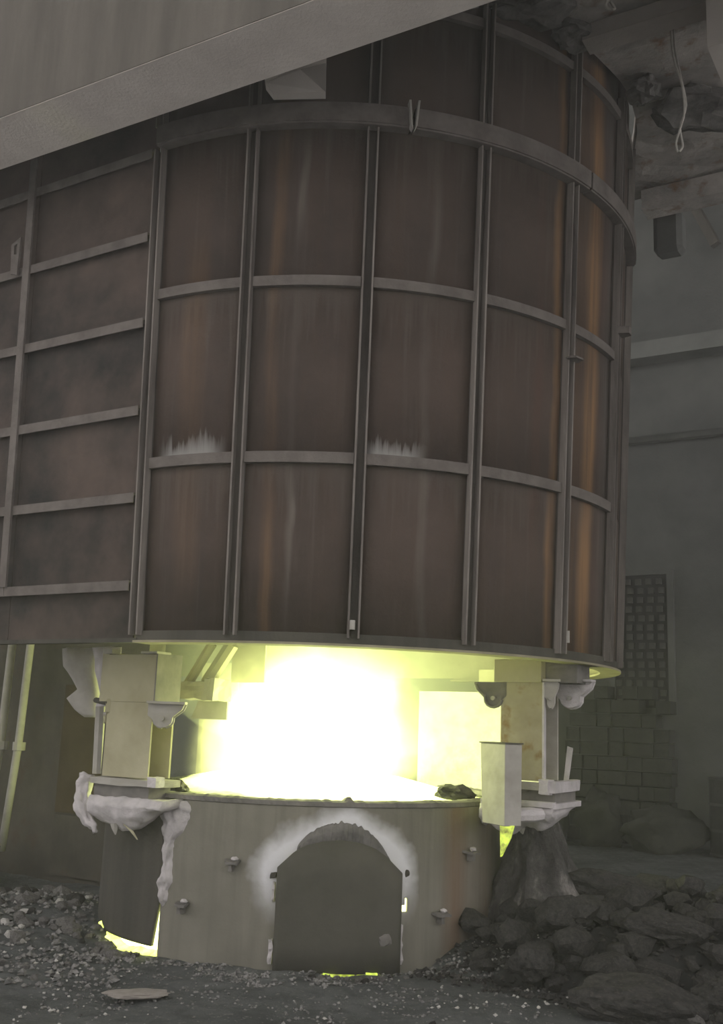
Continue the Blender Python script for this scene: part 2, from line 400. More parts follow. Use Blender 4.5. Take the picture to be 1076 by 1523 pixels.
# working-floor slab round the top of the hood
SZ = 5.76
sl = thing('platform_slab', UN(-2, 7.0, SZ), 'stained concrete working floor slab around the hood top', 'slab')
mb = MB(); ring_in = []; ring_out = []
NS = 60
for i in range(NS + 1):
    t = 2.0 + 150.0 * i / NS
    p = polar(HC, 2.205 + 0.02 * noise.noise(Vector((t * 0.12, 3, 1))), t, 0); dr = Vector((math.sin(math.radians(t)), -math.cos(math.radians(t)), 0))
    pu, pn = p.x * UX + p.y * UY, p.x * NX + p.y * NY; du, dn = dr.x * UX + dr.y * UY, dr.x * NX + dr.y * NY
    k = 1e9
    if du > 1e-6: k = min(k, (3.4 - pu) / du)
    if dn > 1e-6: k = min(k, (8.1 - pn) / dn)
    if dn < -1e-6: k = min(k, (3.95 - pn) / dn)
    ring_in.append(p); ring_out.append(p + dr * max(k, 0.02))
NR = 16; W_ = NR + 1
for zt in (0.0, 0.25):
    for i in range(NS + 1):
        for j in range(NR + 1):
            q = ring_in[i].lerp(ring_out[i], j / NR); zz = SZ + zt
            if zt == 0: zz += 0.06 * max(-0.4, fbm(Vector((q.x * 1.7, q.y * 1.7, 5)))) 
            mb.v.append(Vector((q.x, q.y, zz)))
o_ = (NS + 1) * W_
for i in range(NS):
    for j in range(NR):
        a = i * W_ + j; mb.f.append((a, a + 1, a + W_ + 1, a + W_)); a += o_; mb.f.append((a, a + W_, a + W_ + 1, a + 1))
    for j in (0, NR):
        a = i * W_ + j; mb.f.append((a, a + W_, a + W_ + o_, a + o_))
mb.build('slab_body', M['slab'], sl, smooth=False)
def slab_part(u0, u1, n0, n1, z0, z1, name, mat='slab', rough=0.01):
    return MB().unbox(u0, u1, n0, n1, z0, z1).build(name, M[mat], sl, sub=8, rough=rough, rsc=3)
slab_part(-2.2, 3.3, 7.9, 8.1, SZ - 0.20, SZ - 0.03, 'edge_beam')
slab_part(-1.94, 3.3, 5.70, 5.86, SZ - 0.14, SZ - 0.03, 'cross_beam', 'concrete')
slab_part(-1.86, -1.5, 6.62, 6.70, SZ - 0.10, SZ - 0.03, 'cross_beam', 'pale')

# ------------------------------------------------------------------ fume hood
TH = [-32.0, -14.6, 4.4, 23.0, 42.5, 60.8, 79.3, 97.0, 114, 131, 148]
ZR = [1.80, 2.803, 3.831, 4.843, 5.582, 5.95]
hood = thing('fume_hood', tuple(HC), 'huge rusty U-shaped steel fume hood with ribbed plates over the furnace', 'fume hood')
for i in range(10):
    for k in range(5):
        z0, z1 = ZR[k], ZR[k + 1]
        MB().curved(HC, TH[i] + 0.04, TH[i + 1] - 0.04, lambda z: hood_r(z) - 0.010, hood_r, z0 + 0.002, z1 - 0.002, 6).build('shell_plate', M['plate'], hood, smooth=False)
# smoother shading on curved plates
for o in [c for c in hood.children if c.name.startswith('shell_plate')]:
    o.data.polygons.foreach_set('use_smooth', [abs(p.normal.z) < 0.5 for p in o.data.polygons])

def rad(deg): a = math.radians(deg); return Vector((math.sin(a), -math.cos(a), 0))
def tan(deg): a = math.radians(deg); return Vector((math.cos(a), math.sin(a), 0))
def channel(deg, z0, z1, w=0.066, d=0.055, name='upright'):
    web = None
    for (a0, a1, r0, r1) in [(-w / 2, w / 2, 0.0, 0.010), (-w / 2, -w / 2 + 0.010, 0.010, d), (w / 2 - 0.010, w / 2, 0.010, d)]:
        ps = []
        for z in (z0, z1):
            b = polar(HC, hood_r(z), deg, z); T = tan(deg); Rr = rad(deg)
            ps += [b + T * a0 + Rr * r0, b + T * a1 + Rr * r0, b + T * a1 + Rr * r1, b + T * a0 + Rr * r1]
        o = MB().hexa(ps).build(name if web is None else 'flange', M['web'] if web is None else M['rib2'], web or hood)
        web = web or o
    return web
for i, t in enumerate(TH[:8]):
    channel(t, 1.815, 4.77); channel(t, 4.915, 5.72)
    if i == 0:
        continue
def dseg(w, r): return math.degrees(w / r)
for k, (hh, dd) in zip((1, 2, 4), ((0.062, 0.034), (0.06, 0.034), (0.06, 0.035))):
    z = ZR[k]
    for i in range(5 if k < 4 else 7):
        e = dseg(0.035, 2.05)
        o = MB().curved(HC, TH[i] + e, TH[i + 1] - e, hood_r, lambda z_: hood_r(z_) + dd, z - hh / 2, z + hh / 2, 8).build('ring_segment', M['rib'], hood)
# the large flanged ring
z = ZR[3]
for (a, b) in [(TH[0], 10.1), (10.7, 46.0), (46.5, 79)]:
    nt = 14
    mb = MB().curved(HC, a, b, lambda q: hood_r(q) + 0.0, lambda q: hood_r(q) + 0.075, z + 0.045, z + 0.06, nt)
    mb.curved(HC, a, b, lambda q: hood_r(q) + 0.065, lambda q: hood_r(q) + 0.076, z - 0.055, z + 0.045, nt)
    mb.curved(HC, a, b, lambda q: hood_r(q) + 0.0, lambda q: hood_r(q) + 0.066, z - 0.066, z - 0.055, nt)
    mb.build('ring_flange', M['rib'], hood)
for a in (10.15, 10.6):
    b = polar(HC, hood_r(z) + 0.06, a, z); s = 1 if a > 10.4 else -1
    MB().prism([b + Vector((0.02 * s * 1.2, 0, 0.09)) , b + Vector((0.012 * s, 0, 0.09)), b + Vector((-0.002 * s, 0, -0.09)), b + Vector((0.01 * s, 0, -0.07))], rad(a) * 0.05).build('joint_lug', M['pale'], hood)
# bottom rim band and turned-in lip
MB().curved(HC, TH[0] - 0.3, 148, lambda q: 2.0, lambda q: 2.016, 1.785, 1.84, 60).build('rim_band', M['dark_steel'], hood)
MB().curved(HC, TH[0] - 0.3, 148, lambda q: 1.90, lambda q: 2.04, 1.772, 1.785, 60).build('rim_lip', M['lining'], hood)
# lining seen from below
MB().curved(HC, TH[0], 148, lambda q: hood_r(q) - 0.03, lambda q: hood_r(q) - 0.0105, 1.79, 4.5, 40, 3).build('lining', M['lining'], hood)
# lifting eyes and brackets
def lug_plate(deg, z, w, h, out, name, mat='rib'):
    b = polar(HC, hood_r(z), deg, z); T = tan(deg); Rr = rad(deg); c = b + Rr * 0.055
    mb = MB().prism([c - T * w + Rr * 0.0, c + T * w, c + T * w * 0.6 + Rr * out, c - T * w * 0.6 + Rr * out], Vector((0, 0, h)))
    return mb.build(name, M[mat], hood)
lug_plate(42.5, 3.60, 0.06, 0.012, 0.06, 'bracket_plate')
lug_plate(60.8, 3.98, 0.05, 0.05, 0.07, 'bracket_plate', 'rib')
lug_plate(43.4, 1.88, 0.008, 0.07, 0.015, 'bracket_plate', 'pale')
lug_plate(4.2, 1.86, 0.015, 0.05, 0.02, 'bracket_plate', 'pale')
# bolts along the rim
# flat side running back to the left, tangent to the curve at the first upright
d0 = -tan(-32.0)                           # direction away to the left
n0_ = rad(-32.0)
def flat(s, z, off=0.0):
    b = polar(HC, hood_r(z), -32.0, z); return b + d0 * s + n0_ * off
ZF = [1.80, 2.12, 2.63, 3.15, 3.69, 4.23, 4.77, 5.40, 6.0]
SF = [0.045, 1.10, 2.30, 3.60]
for a in range(3):
    for k in range(8):
        if k == 0 and a > 0: pass
        z0, z1 = ZF[k] + 0.002, ZF[k + 1] - 0.002; s0, s1 = SF[a] + 0.002, SF[a + 1] - 0.002
        MB().hexa([flat(s0, z0, -0.01), flat(s1, z0, -0.01), flat(s1, z0), flat(s0, z0), flat(s0, z1, -0.01), flat(s1, z1, -0.01), flat(s1, z1), flat(s0, z1)]).build('side_plate', M['flat_plate'], hood)
        if k > 0:
            zz = ZF[k]
            mb = MB().hexa([flat(s0, zz - 0.006, 0), flat(s1, zz - 0.006, 0), flat(s1, zz - 0.006, 0.06), flat(s0, zz - 0.006, 0.06),
                            flat(s0, zz + 0.003, 0), flat(s1, zz + 0.003, 0), flat(s1, zz + 0.003, 0.06), flat(s0, zz + 0.003, 0.06)])
            mb.hexa([flat(s0, zz - 0.055, 0.052), flat(s1, zz - 0.055, 0.052), flat(s1, zz - 0.055, 0.06), flat(s0, zz - 0.055, 0.06),
                     flat(s0, zz - 0.006, 0.052), flat(s1, zz - 0.006, 0.052), flat(s1, zz - 0.006, 0.06), flat(s0, zz - 0.006, 0.06)])
            mb.build('side_rib', M['rib'], hood)
for s in SF[1:3]:
    mb = MB()
    for (z0, z1) in ((2.12, 6.0),):
        mb.hexa([flat(s - .03, z0, 0.06), flat(s + .03, z0, 0.06), flat(s + .03, z0, 0.075), flat(s - .03, z0, 0.075), flat(s - .03, z1, 0.06), flat(s + .03, z1, 0.06), flat(s + .03, z1, 0.075), flat(s - .03, z1, 0.075)])
    mb.build('side_upright', M['rib'], hood)
MB().hexa([flat(0, 1.775, -0.03), flat(3.6, 1.775, -0.03), flat(3.6, 1.775, 0.02), flat(0, 1.775, 0.02), flat(0, 1.80, -0.03), flat(3.6, 1.80, -0.03), flat(3.6, 1.80, 0.02), flat(0, 1.80, 0.02)]).build('side_rim', M['dark_steel'], hood)
# lifting eye plate on the side upright
mb = MB(); c = flat(1.19, 4.30, 0.075); up = Vector((0, 0, 1))
outer = [c + d0 * a + up * b for a, b in ((-0.03, -0.13), (0.035, -0.11), (0.055, 0.10), (-0.03, 0.14))]
inner = [c + d0 * a + up * b for a, b in ((-0.006, 0.02), (0.02, 0.025), (0.028, 0.09), (-0.004, 0.10))]
for i in range(4):
    j = (i + 1) % 4
    mb.prism([outer[i], outer[j], inner[j], inner[i]], n0_ * 0.015)
mb.build('lifting_eye', M['rib'], hood)
# far flat side closing the U
fd = -tan(-32.0)
a = polar(HC, 2.0, 148, 1.8)
MB().hexa([a, a + d0 * 3.6, a + d0 * 3.6 + n0_ * 0.02, a + n0_ * 0.02, a + up * 4.2, a + d0 * 3.6 + up * 4.2, a + d0 * 3.6 + n0_ * 0.02 + up * 4.2, a + n0_ * 0.02 + up * 4.2]).build('far_plate', M['lining'], hood)

# pale wedge chute between beam and hood
mbc = thing('wedge_chute', polar(HC, 2.16, -8, 4.91), 'pale folded sheet chute resting on the hood ring under the beam', 'chute')

cp = {'A': (-0.60, 5.47, 4.905), 'B': (-0.296, 5.44, 4.905), 'C': (-0.447, 5.45, 5.049), 'D': (-0.645, 5.45, 4.955), 'E': (-0.304, 5.50, 5.13),
      'F': (-0.310, 5.50, 5.45), 'G': (-0.72, 5.45, 5.45)}
cp = {k: Vector(v) for k, v in cp.items()}
bk = Vector((0.0, 0.07, 0.0))
MB().prism([cp['A'], cp['B'], cp['C'], cp['D']], bk).build('front_sheet', M['soffit'], mbc)
MB().prism([cp['B'], cp['E'], cp['C']], bk).build('folded_gusset', M['concrete'], mbc)
MB().prism([cp['D'], cp['C'], cp['E'], cp['F'], cp['G']], bk).build('upper_sheet', M['soffit'], mbc)

# ------------------------------------------------------------------ furnace pot
pot = thing('furnace_pot', tuple(BC), 'round steel furnace pot with an arched tap door below the hood', 'furnace')
ZRIM = 0.912
def door_edge(deg):                        # height of the arch at an angle
    pts = [(-4.1, 0.552), (-0.1, 0.645), (2.5, 0.678), (6.0, 0.700), (10.6, 0.711), (15, 0.697), (18.5, 0.668), (21.2, 0.626), (25.7, 0.527)]
    for (a, za), (b, zb_) in zip(pts, pts[1:]):
        if a <= deg <= b: return za + (zb_ - za) * (deg - a) / (b - a)
    return 0
# main shell as a fine grid with the tap opening and the peep hole left open
def shell_grid(t0, t1, zlo, zhi, skip, r0, r1, dt=0.8, dz=0.019):
    nt = max(1, round((t1(0.4) - t0(0.4)) / dt)); nz = round((zhi - zlo) / dz); mb = MB(); idx = {}
    def vid(i, k, s):
        key = (i, k, s)
        if key not in idx:
            z = zlo + (zhi - zlo) * k / nz; t = t0(z) + (t1(z) - t0(z)) * i / nt
            idx[key] = len(mb.v); mb.v.append(polar(BC, r1 if s else r0, t, z))
        return idx[key]
    keep = set()
    for k in range(nz):
        for i in range(nt):
            z = zlo + (zhi - zlo) * (k + 0.5) / nz; t = t0(z) + (t1(z) - t0(z)) * (i + 0.5) / nt
            if not skip(t, z): keep.add((i, k))
    for (i, k) in keep:
        mb.f.append((vid(i, k, 1), vid(i + 1, k, 1), vid(i + 1, k + 1, 1), vid(i, k + 1, 1)))
        mb.f.append((vid(i, k, 0), vid(i, k + 1, 0), vid(i + 1, k + 1, 0), vid(i + 1, k, 0)))
        for (di, dk, a, b) in ((-1, 0, (i, k), (i, k + 1)), (1, 0, (i + 1, k + 1), (i + 1, k)), (0, -1, (i + 1, k), (i, k)), (0, 1, (i, k + 1), (i + 1, k + 1))):
            if (i + di, k + dk) not in keep:
                mb.f.append((vid(*a, 1), vid(*b, 1), vid(*b, 0), vid(*a, 0)))
    return mb
def opening(t, z):
    if -2.2 < t < 23.5 and 0.03 < z < door_edge(t) - 0.03: return True
    if -1.0 < t < 23.0 and z <= 0.03: return True
    return ((t - 27.9) / 0.95) ** 2 + ((z - 0.345) / 0.045) ** 2 < 1 and not (z > 0.35 and t < 27.4)
sg = shell_grid(lambda z: -35.6, lambda z: 120.0, -0.057, ZRIM, opening, RB - 0.02, RB)
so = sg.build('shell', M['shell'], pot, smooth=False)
so.data.polygons.foreach_set('use_smooth', [abs(p.normal.z) < 0.3 for p in so.data.polygons])
# separate darker plate at the left, standing a little off the ground
lo = lambda z: -88.0
lp = shell_grid(lo, lambda z: -35.9 - max(0.0, (0.30 - z)) * 7.5, 0.02, ZRIM - 0.10, lambda t, z: z < 0.035 + 0.015 * noise.noise(Vector((t * 0.2, 0, 0))), RB - 0.018, RB + 0.006)
lo_ = lp.build('side_plate', M['dark_steel'], pot)
lo_.data.polygons.foreach_set('use_smooth', [abs(p.normal.z) < 0.3 for p in lo_.data.polygons])
shell_grid(lambda z: 120.5, lambda z: 271.5, 0.0, ZRIM, lambda t, z: False, RB - 0.02, RB, 6, 0.2).build('back_plate', M['dark_steel'], pot)
# crusted rim
mb = MB(); NT_ = 220
for i in range(NT_):
    t = -40 + 170.0 * i / (NT_ - 1)
    h = 0.012 + 0.016 * abs(fbm(Vector((t * 0.35, 2, 0)))) + (0.018 if abs(t - 12.2) < 0.7 else 0)
    for (r_, z_) in ((RB - 0.12, ZRIM - 0.03), (RB - 0.10, ZRIM + h * 0.7), (RB - 0.02, ZRIM + h), (RB + 0.012, ZRIM + h * 0.4), (RB + 0.010 + 0.006 * fbm(Vector((t, 0, 4))), ZRIM - 0.02), (RB - 0.01, ZRIM - 0.03)):
        mb.v.append(polar(BC, r_, t, z_))
for i in range(NT_ - 1):
    for k in range(6):
        a = i * 6 + k; b = i * 6 + (k + 1) % 6
        mb.f.append((a, b, b + 6, a + 6))
mb.build('rim_crust', M['grey_steel'], pot, smooth=False)
# arched tap door
dp = [(-3.9, 0.02), (-4.0, 0.25), (-4.1, 0.552), (-0.1, 0.645), (2.5, 0.678), (6.0, 0.700), (10.6, 0.711), (15, 0.697), (18.5, 0.668), (21.2, 0.626), (25.7, 0.527), (25.6, 0.25), (25.5, 0.005)]
mb = MB(); nd = 26
for s in (0, 1):
    for i in range(nd + 1):
        t = -4.05 + (25.65 + 4.05) * i / nd
        zt = door_edge(min(max(t, -4.09), 25.69)); z0 = 0.0 - 0.02 * i / nd
        for k in range(5):
            mb.v.append(polar(BC, RB + (0.055 if s else 0.028), t, z0 + (zt - z0) * k / 4))
o_ = (nd + 1) * 5
for i in range(nd):
    for k in range(4):
        a = i * 5 + k; mb.f.append((a, a + 5, a + 6, a + 1)); mb.f.append((o_ + a, o_ + a + 1, o_ + a + 6, o_ + a + 5))
    for k in (0, 4):
        a = i * 5 + k; mb.f.append((a, a + 5, a + 5 + o_, a + o_))
for i in (0, nd):
    for k in range(4):
        a = i * 5 + k; mb.f.append((a, a + 1, a + 1 + o_, a + o_))
door = mb.build('tap_door', M['door'], pot)
door.data.polygons.foreach_set('use_smooth', [abs(p.normal.z) < 0.2 for p in door.data.polygons])
def chip(name, deg, z, size, mat, parent=pot, r=RB, seed=0):
    mb = MB(); rnd = random.Random(seed); bm2 = bmesh.new(); bmesh.ops.create_icosphere(bm2, subdivisions=2, radius=1)
    c = polar(BC, r, deg, z); T = tan(deg); Rr = rad(deg)
    for v in bm2.verts:
        k = 1 + 0.45 * noise.noise(v.co * 1.7 + Vector((seed, 0, 0)))
        mb.v.append(c + T * v.co.x * size[0] * k + Rr * v.co.y * size[1] * k + Vector((0, 0, v.co.z * size[2] * k)))
    for f in bm2.faces: mb.f.append(tuple(v.index for v in f.verts))
    bm2.free(); return mb.build(name, M[mat], parent)
chip('slag_splash', 21.5, 0.165, (0.045, 0.012, 0.035), 'grey_steel', door, r=RB + 0.055, seed=3)
# hooks welded to the shell
for j, (deg, z) in enumerate([(-15.3, 0.563), (48.7, 0.618), (37.8, 0.28), (-28.1, 0.303), (28.2, 0.52)]):
    if j == 4:
        chip('shell_pit', deg, z, (0.016, 0.006, 0.022), 'dark_steel', seed=9); continue
    c = polar(BC, RB, deg, z); T = tan(deg); Rr = rad(deg); up = Vector((0, 0, 1))
    mb = MB().prism([c - T * 0.05, c + T * 0.045, c + T * 0.05 + Rr * 0.07 - up * 0.012, c - T * 0.025 + Rr * 0.06 - up * 0.01], up * 0.014)
    mb.prism([c - T * 0.012 - up * 0.05, c + T * 0.012 - up * 0.05, c + T * 0.012, c - T * 0.012], Rr * 0.05)
    hk = mb.build('shell_hook', M['grey_steel'], pot, rough=0.006, rsc=20, sub=1)
    chip('slag_splash', deg + 0.8, z + 0.02, (0.022, 0.02, 0.012), 'ash', hk, r=RB + 0.03, seed=20 + j)
# crust over the arch: jagged band of hardened slag
mb = MB(); n_ = 60
for i in range(n_ + 1):
    t = 0.2 + 22.5 * i / n_; e = door_edge(t); f = math.sin(math.pi * i / n_)
    top = e + 0.012 + 0.085 * f ** 0.6 + 0.022 * f * noise.noise(Vector((i * 0.45, 0, 3)))
    r_ = RB + 0.004
    mb.v += [polar(BC, r_, t, e - 0.035), polar(BC, r_ + 0.030 + 0.012 * noise.noise(Vector((i * 0.5, 8, 0))), t, e - 0.02), polar(BC, r_ + 0.034 + 0.012 * noise.noise(Vector((i * 0.6, 1, 0))), t, (e + top) / 2), polar(BC, r_ + 0.016, t, top - 0.006), polar(BC, r_ - 0.002, t, top)]
for i in range(n_):
    for k in range(4):
        a = i * 5 + k; mb.f.append((a, a + 1, a + 6, a + 5))
mb.build('arch_crust', M['slag_light'], pot)
# slag frozen along both sides of the door
for (t_, z0, z1, w_) in [(-4.9, 0.03, 0.16, 0.9), (-4.9, 0.36, 0.47, 0.5), (26.4, 0.02, 0.24, 0.7), (-4.9, 0.49, 0.52, 1.4)]:
    MB().curved(BC, t_ - w_ / 2, t_ + w_ / 2, lambda z: RB, lambda z: RB + 0.03, z0, z1, 3, 8).build('slag_bead', M['ash'] if z0 < 0.4 else M['dark_steel'], pot, rough=0.012, rsc=25)
# pale slag run down the seam on the left
run = MB()
prof = [(0.88, -36.8, -29.0, 0.03), (0.84, -37.2, -27.6, 0.045), (0.78, -37.4, -27.8, 0.045), (0.72, -36.6, -29.5, 0.04), (0.66, -36.2, -31.5, 0.04), (0.60, -35.7, -32.4, 0.042), (0.54, -35.6, -32.6, 0.045),
        (0.48, -35.7, -32.3, 0.045), (0.42, -36.0, -32.6, 0.05), (0.36, -36.1, -33.0, 0.05), (0.31, -35.6, -33.5, 0.035), (0.275, -34.9, -34.2, 0.015)]
NC = 8
for k, (z_, a, b, th_) in enumerate(prof):
    for i in range(NC + 1):
        f = i / NC; t = a + (b - a) * f
        run.v.append(polar(BC, RB - 0.004 + th_ * math.sin(math.pi * f) ** 0.7 * (1 + 0.5 * noise.noise(Vector((t * 1.3, z_ * 22, 0)))), t, z_ + 0.012 * noise.noise(Vector((t, z_ * 9, 2)))))
for k in range(len(prof) - 1):
    for i in range(NC):
        a = k * (NC + 1) + i; run.f.append((a, a + NC + 1, a + NC + 2, a + 1))
run.build('slag_run', M['ash'], pot, sub=3, rough=0.014, rsc=18, smooth=True)

# glowing charge inside the pot, seen over the rim, through the seam, the hole and below the plates
ch = MB(); NA = 96; rr_ = [(RB - 0.035, -0.02), (RB - 0.035, 0.4), (RB - 0.035, 0.82), (RB - 0.16, 0.90), (1.0, 0.93), (0.7, 1.0), (0.35, 1.06), (0.1, 1.08)]
for (r_, z_) in rr_:
    for i in range(NA):
        t = 360.0 * i / NA; k = 0.03 * fbm(Vector((r_ * math.sin(math.radians(t)) * 4, r_ * math.cos(math.radians(t)) * 4, z_ * 3))) if r_ < 1.3 else 0
        ch.v.append(polar(BC, r_, t, z_ + k))
for k in range(len(rr_) - 1):
    for i in range(NA):
        a = k * NA + i; b = k * NA + (i + 1) % NA; ch.f.append((a, b, b + NA, a + NA))
ch.f.append(tuple((len(rr_) - 1) * NA + i for i in range(NA)))
co = single(ch, 'molten_charge', M['hot'], tuple(BC), 'white-hot molten charge filling the furnace pot', 'molten charge')

# ------------------------------------------------------------------ posts carrying the hood
def gusset(parent, base, along, w, h, thick, mat):
    """bracket shoe: flat top, rounded belly, with a raised rolled edge and a pin"""
    A = Vector(along).normalized(); up = Vector((0, 0, 1)); side = A.cross(up).normalized()
    pts = [(-0.02, 0.0), (w, 0.0), (w * 0.93, -0.035 * h / 0.15), (w * 0.66, -h * 0.55)]
    for k in range(7):
        a = math.radians(-20 - k * 26); pts.append((w * 0.36 + w * 0.30 * math.cos(a), -h * 0.66 + h * 0.34 * math.sin(a)))
    pts.append((-0.02, -h * 0.5))
    P = [Vector(base) + A * x + up * z for x, z in pts]
    o = MB().prism(P, side * thick).build('bracket_shoe', M[mat], parent)
    edge = [p - side * 0.004 for p in P[1:-1]]
    e = MB().tube(edge, 0.011, 6); e2 = MB(); e2.v = e.v; e2.f = e.f
    r = e2.build('rolled_edge', M[mat], o)
    MB().prism([Vector(base) + A * x + up * z for x, z in ((-0.02, 0.0), (w + 0.012, 0.0), (w + 0.012, 0.014), (-0.02, 0.014))], side * (thick + 0.05)).build('bracket_top', M[mat], o)
    pc = Vector(base) + A * w * 0.36 - up * h * 0.62
    MB().tube([pc - side * 0.02, pc + side * (thick + 0.02)], 0.014, 8).build('pin', M['pale'], o)
Uv = Vector((UX, UY, 0)); Nv = Vector((NX, NY, 0))

fp = thing('support_post', tuple(UN(-4.56, 5.05, 0.99)), 'glare-tinted steel support post on the left front of the pot', 'post')
MB().unbox(-4.77, -4.40, 4.95, 4.965, 1.0, 1.45).build('front_flange', M['post'], fp, bevel=0.002)
MB().unbox(-4.77, -4.40, 5.14, 5.155, 1.0, 1.45).build('rear_flange', M['post'], fp)
MB().unbox(-4.60, -4.57, 4.965, 5.14, 1.0, 1.45).build('web', M['post'], fp)
MB().unbox(-4.85, -4.79, 4.955, 5.16, 1.45, 1.755).build('head_flange', M['post'], fp, bevel=0.002)
MB().unbox(-4.79, -4.39, 4.948, 5.15, 1.45, 1.742).build('head_box', M['post'], fp, bevel=0.003)
MB().unbox(-4.388, -4.378, 4.94, 5.17, 1.45, 1.75).build('head_side_plate', M['grey_steel'], fp)
MB().unbox(-4.80, -4.72, 4.90, 4.97, 1.745, 1.772).build('cleat', M['pale'], fp)
MB().unbox(-4.50, -4.37, 4.92, 5.05, 1.745, 1.758).build('cleat', M['pale'], fp)
gusset(fp, UN(-4.40, 4.95, 1.445), Uv + Nv * 0.55, 0.20, 0.14, 0.03, 'pale')
gusset(fp, UN(-4.775, 4.95, 1.452), -Uv + Nv * 1.2, 0.10, 0.13, 0.03, 'post')
MB().tube([UN(-4.97, 5.10, 1.42), UN(-4.95, 5.10, 1.0)], 0.035, 8).build('tie_rod', M['pale'], fp)
MB().unbox(-4.875, -4.80, 5.05, 5.15, 1.0, 1.45).build('side_post', M['dark_steel'], fp)

ff = thing('post_foot', tuple(UN(-4.56, 5.0, 0.75)), 'ash-white girder foot under the left post, dripping slag', 'girder')
MB().unbox(-4.815, -4.30, 4.90, 5.14, 0.955, 0.995).build('top_rail', M['pale'], ff, sub=3, rough=0.006, rsc=12)
MB().unbox(-4.80, -4.36, 4.925, 5.12, 0.885, 0.955).build('beam_web', M['grey_steel'], ff, sub=2, rough=0.006, rsc=12)
MB().unbox(-4.335, -4.27, 4.88, 4.96, 0.96, 1.015).build('end_block', M['ash'], ff, sub=2, rough=0.008, rsc=15)
# curved trough under the beam
tr = MB(); K = 12
for i in range(K + 1):
    f = i / K; u = -4.80 + 0.58 * f; low = 0.70 + 0.02 * math.sin(f * 9) + (0.12 * max(0, (f - 0.45)) / 0.55) + 0.05 * max(0, 0.12 - f) / 0.12
    for (dn, zz) in ((0.0, 0.885), (-0.03, 0.84), (-0.01, 0.5 * (0.84 + low)), (0.05, low), (0.17, low + 0.02), (0.17, 0.885)):
        tr.v.append(UN(u, 4.90 + dn, zz))
for i in range(K):
    for k in range(6):
        a = i * 6 + k; b = i * 6 + (k + 1) % 6; tr.f.append((a, b, b + 6, a + 6))
tr.f.append(tuple(range(6))); tr.f.append(tuple(K * 6 + k for k in range(6)))
tr.build('trough', M['ash'], ff, sub=3, rough=0.012, rsc=12, smooth=True)
arm = [UN(-4.96, 5.02, 0.99), UN(-4.965, 5.0, 0.93), UN(-4.95, 4.98, 0.86), UN(-4.91, 4.95, 0.80), UN(-4.84, 4.93, 0.745), UN(-4.77, 4.91, 0.70), UN(-4.74, 4.905, 0.665)]
MB().tube(arm, [0.055, 0.06, 0.055, 0.05, 0.04, 0.028, 0.012], 8).build('bent_arm', M['ash'], ff, sub=3, rough=0.02, rsc=14, smooth=True)
for (u, n_, l) in ((-4.62, 4.94, 0.035),):
    MB().tube([UN(u, n_, 0.73), UN(u + 0.004, n_, 0.70), UN(u + 0.012, n_, 0.70 - l)], [0.03, 0.02, 0.004], 6).build('drip', M['pale'], ff)
MB().prism([UN(-4.52, 4.90, 0.735), UN(-4.44, 4.90, 0.70), UN(-4.40, 4.90, 0.655), UN(-4.46, 4.90, 0.70)], Nv * 0.01).build('drip', M['post'], ff)

# ash-caked flared brackets left of the front post
hb = thing('flared_bracket', tuple(UN(-5.0, 5.2, 1.45)), 'grey ash-caked flared bracket hanging left of the left post', 'bracket')
def loft(rows, seg=10, name='flare', mat='grey_steel', parent=hb, rough=0.012):
    mb = MB()
    for (ua, ub, n_, d, z_) in rows:
        for i in range(seg):
            a = 2 * math.pi * i / seg
            mb.v.append(UN((ua + ub) / 2 + (ub - ua) / 2 * math.cos(a), n_ + d * math.sin(a), z_))
    for k in range(len(rows) - 1):
        for i in range(seg):
            a = k * seg + i; b = k * seg + (i + 1) % seg; mb.f.append((a, b, b + seg, a + seg))
    mb.f.append(tuple(range(seg))); mb.f.append(tuple((len(rows) - 1) * seg + i for i in range(seg)))
    return mb.build(name, M[mat], parent, smooth=True, sub=1, rough=rough, rsc=9)
loft([(-5.46, -5.10, 5.2, 0.08, 1.80), (-5.42, -5.12, 5.2, 0.08, 1.68), (-5.34, -5.12, 5.2, 0.07, 1.60), (-5.28, -5.10, 5.2, 0.06, 1.53), (-5.38, -5.08, 5.2, 0.07, 1.47), (-5.28, -5.08, 5.2, 0.06, 1.40), (-5.20, -5.08, 5.2, 0.04, 1.35)], mat='pale')
loft([(-5.13, -4.87, 5.14, 0.04, 1.80), (-5.09, -4.87, 5.14, 0.04, 1.65), (-5.02, -4.87, 5.14, 0.04, 1.5), (-5.05, -4.92, 5.14, 0.035, 1.42), (-5.02, -4.96, 5.14, 0.03, 1.35)], mat='ash')
MB().tube([UN(-5.05, 5.13, 1.46), UN(-4.78, 5.0, 1.44)], 0.018, 8).build('cross_rod', M['dark_steel'], hb)

rp = thing('support_post', tuple(UN(-2.52, 6.34, 1.06)), 'rust-spotted steel support post behind the pale box', 'post')
MB().unbox(-2.66, -2.38, 6.20, 6.216, 1.07, 1.70).build('front_flange', M['post_rust'], rp, bevel=0.002)
MB().unbox(-2.66, -2.38, 6.45, 6.466, 1.07, 1.70).build('rear_flange', M['pale'], rp, bevel=0.002)
MB().unbox(-2.54, -2.51, 6.217, 6.449, 1.07, 1.70).build('web', M['post'], rp)
MB().unbox(-2.70, -2.385, 6.18, 6.30, 1.66, 1.80).build('head_box', M['post'], rp, bevel=0.003)
MB().unbox(-2.385, -2.18, 6.25, 6.48, 1.66, 1.80).build('head_box', M['grey_steel'], rp, bevel=0.003)
MB().unbox(-2.383, -2.371, 6.19, 6.225, 1.07, 1.66).build('edge_strip', M['ash'], rp)
MB().prism([UN(-2.36, 6.50, 1.07), UN(-2.33, 6.50, 1.07), UN(-2.30, 6.50, 1.27), UN(-2.335, 6.50, 1.28)], Nv * 0.012).build('loose_strip', M['ash'], rp)
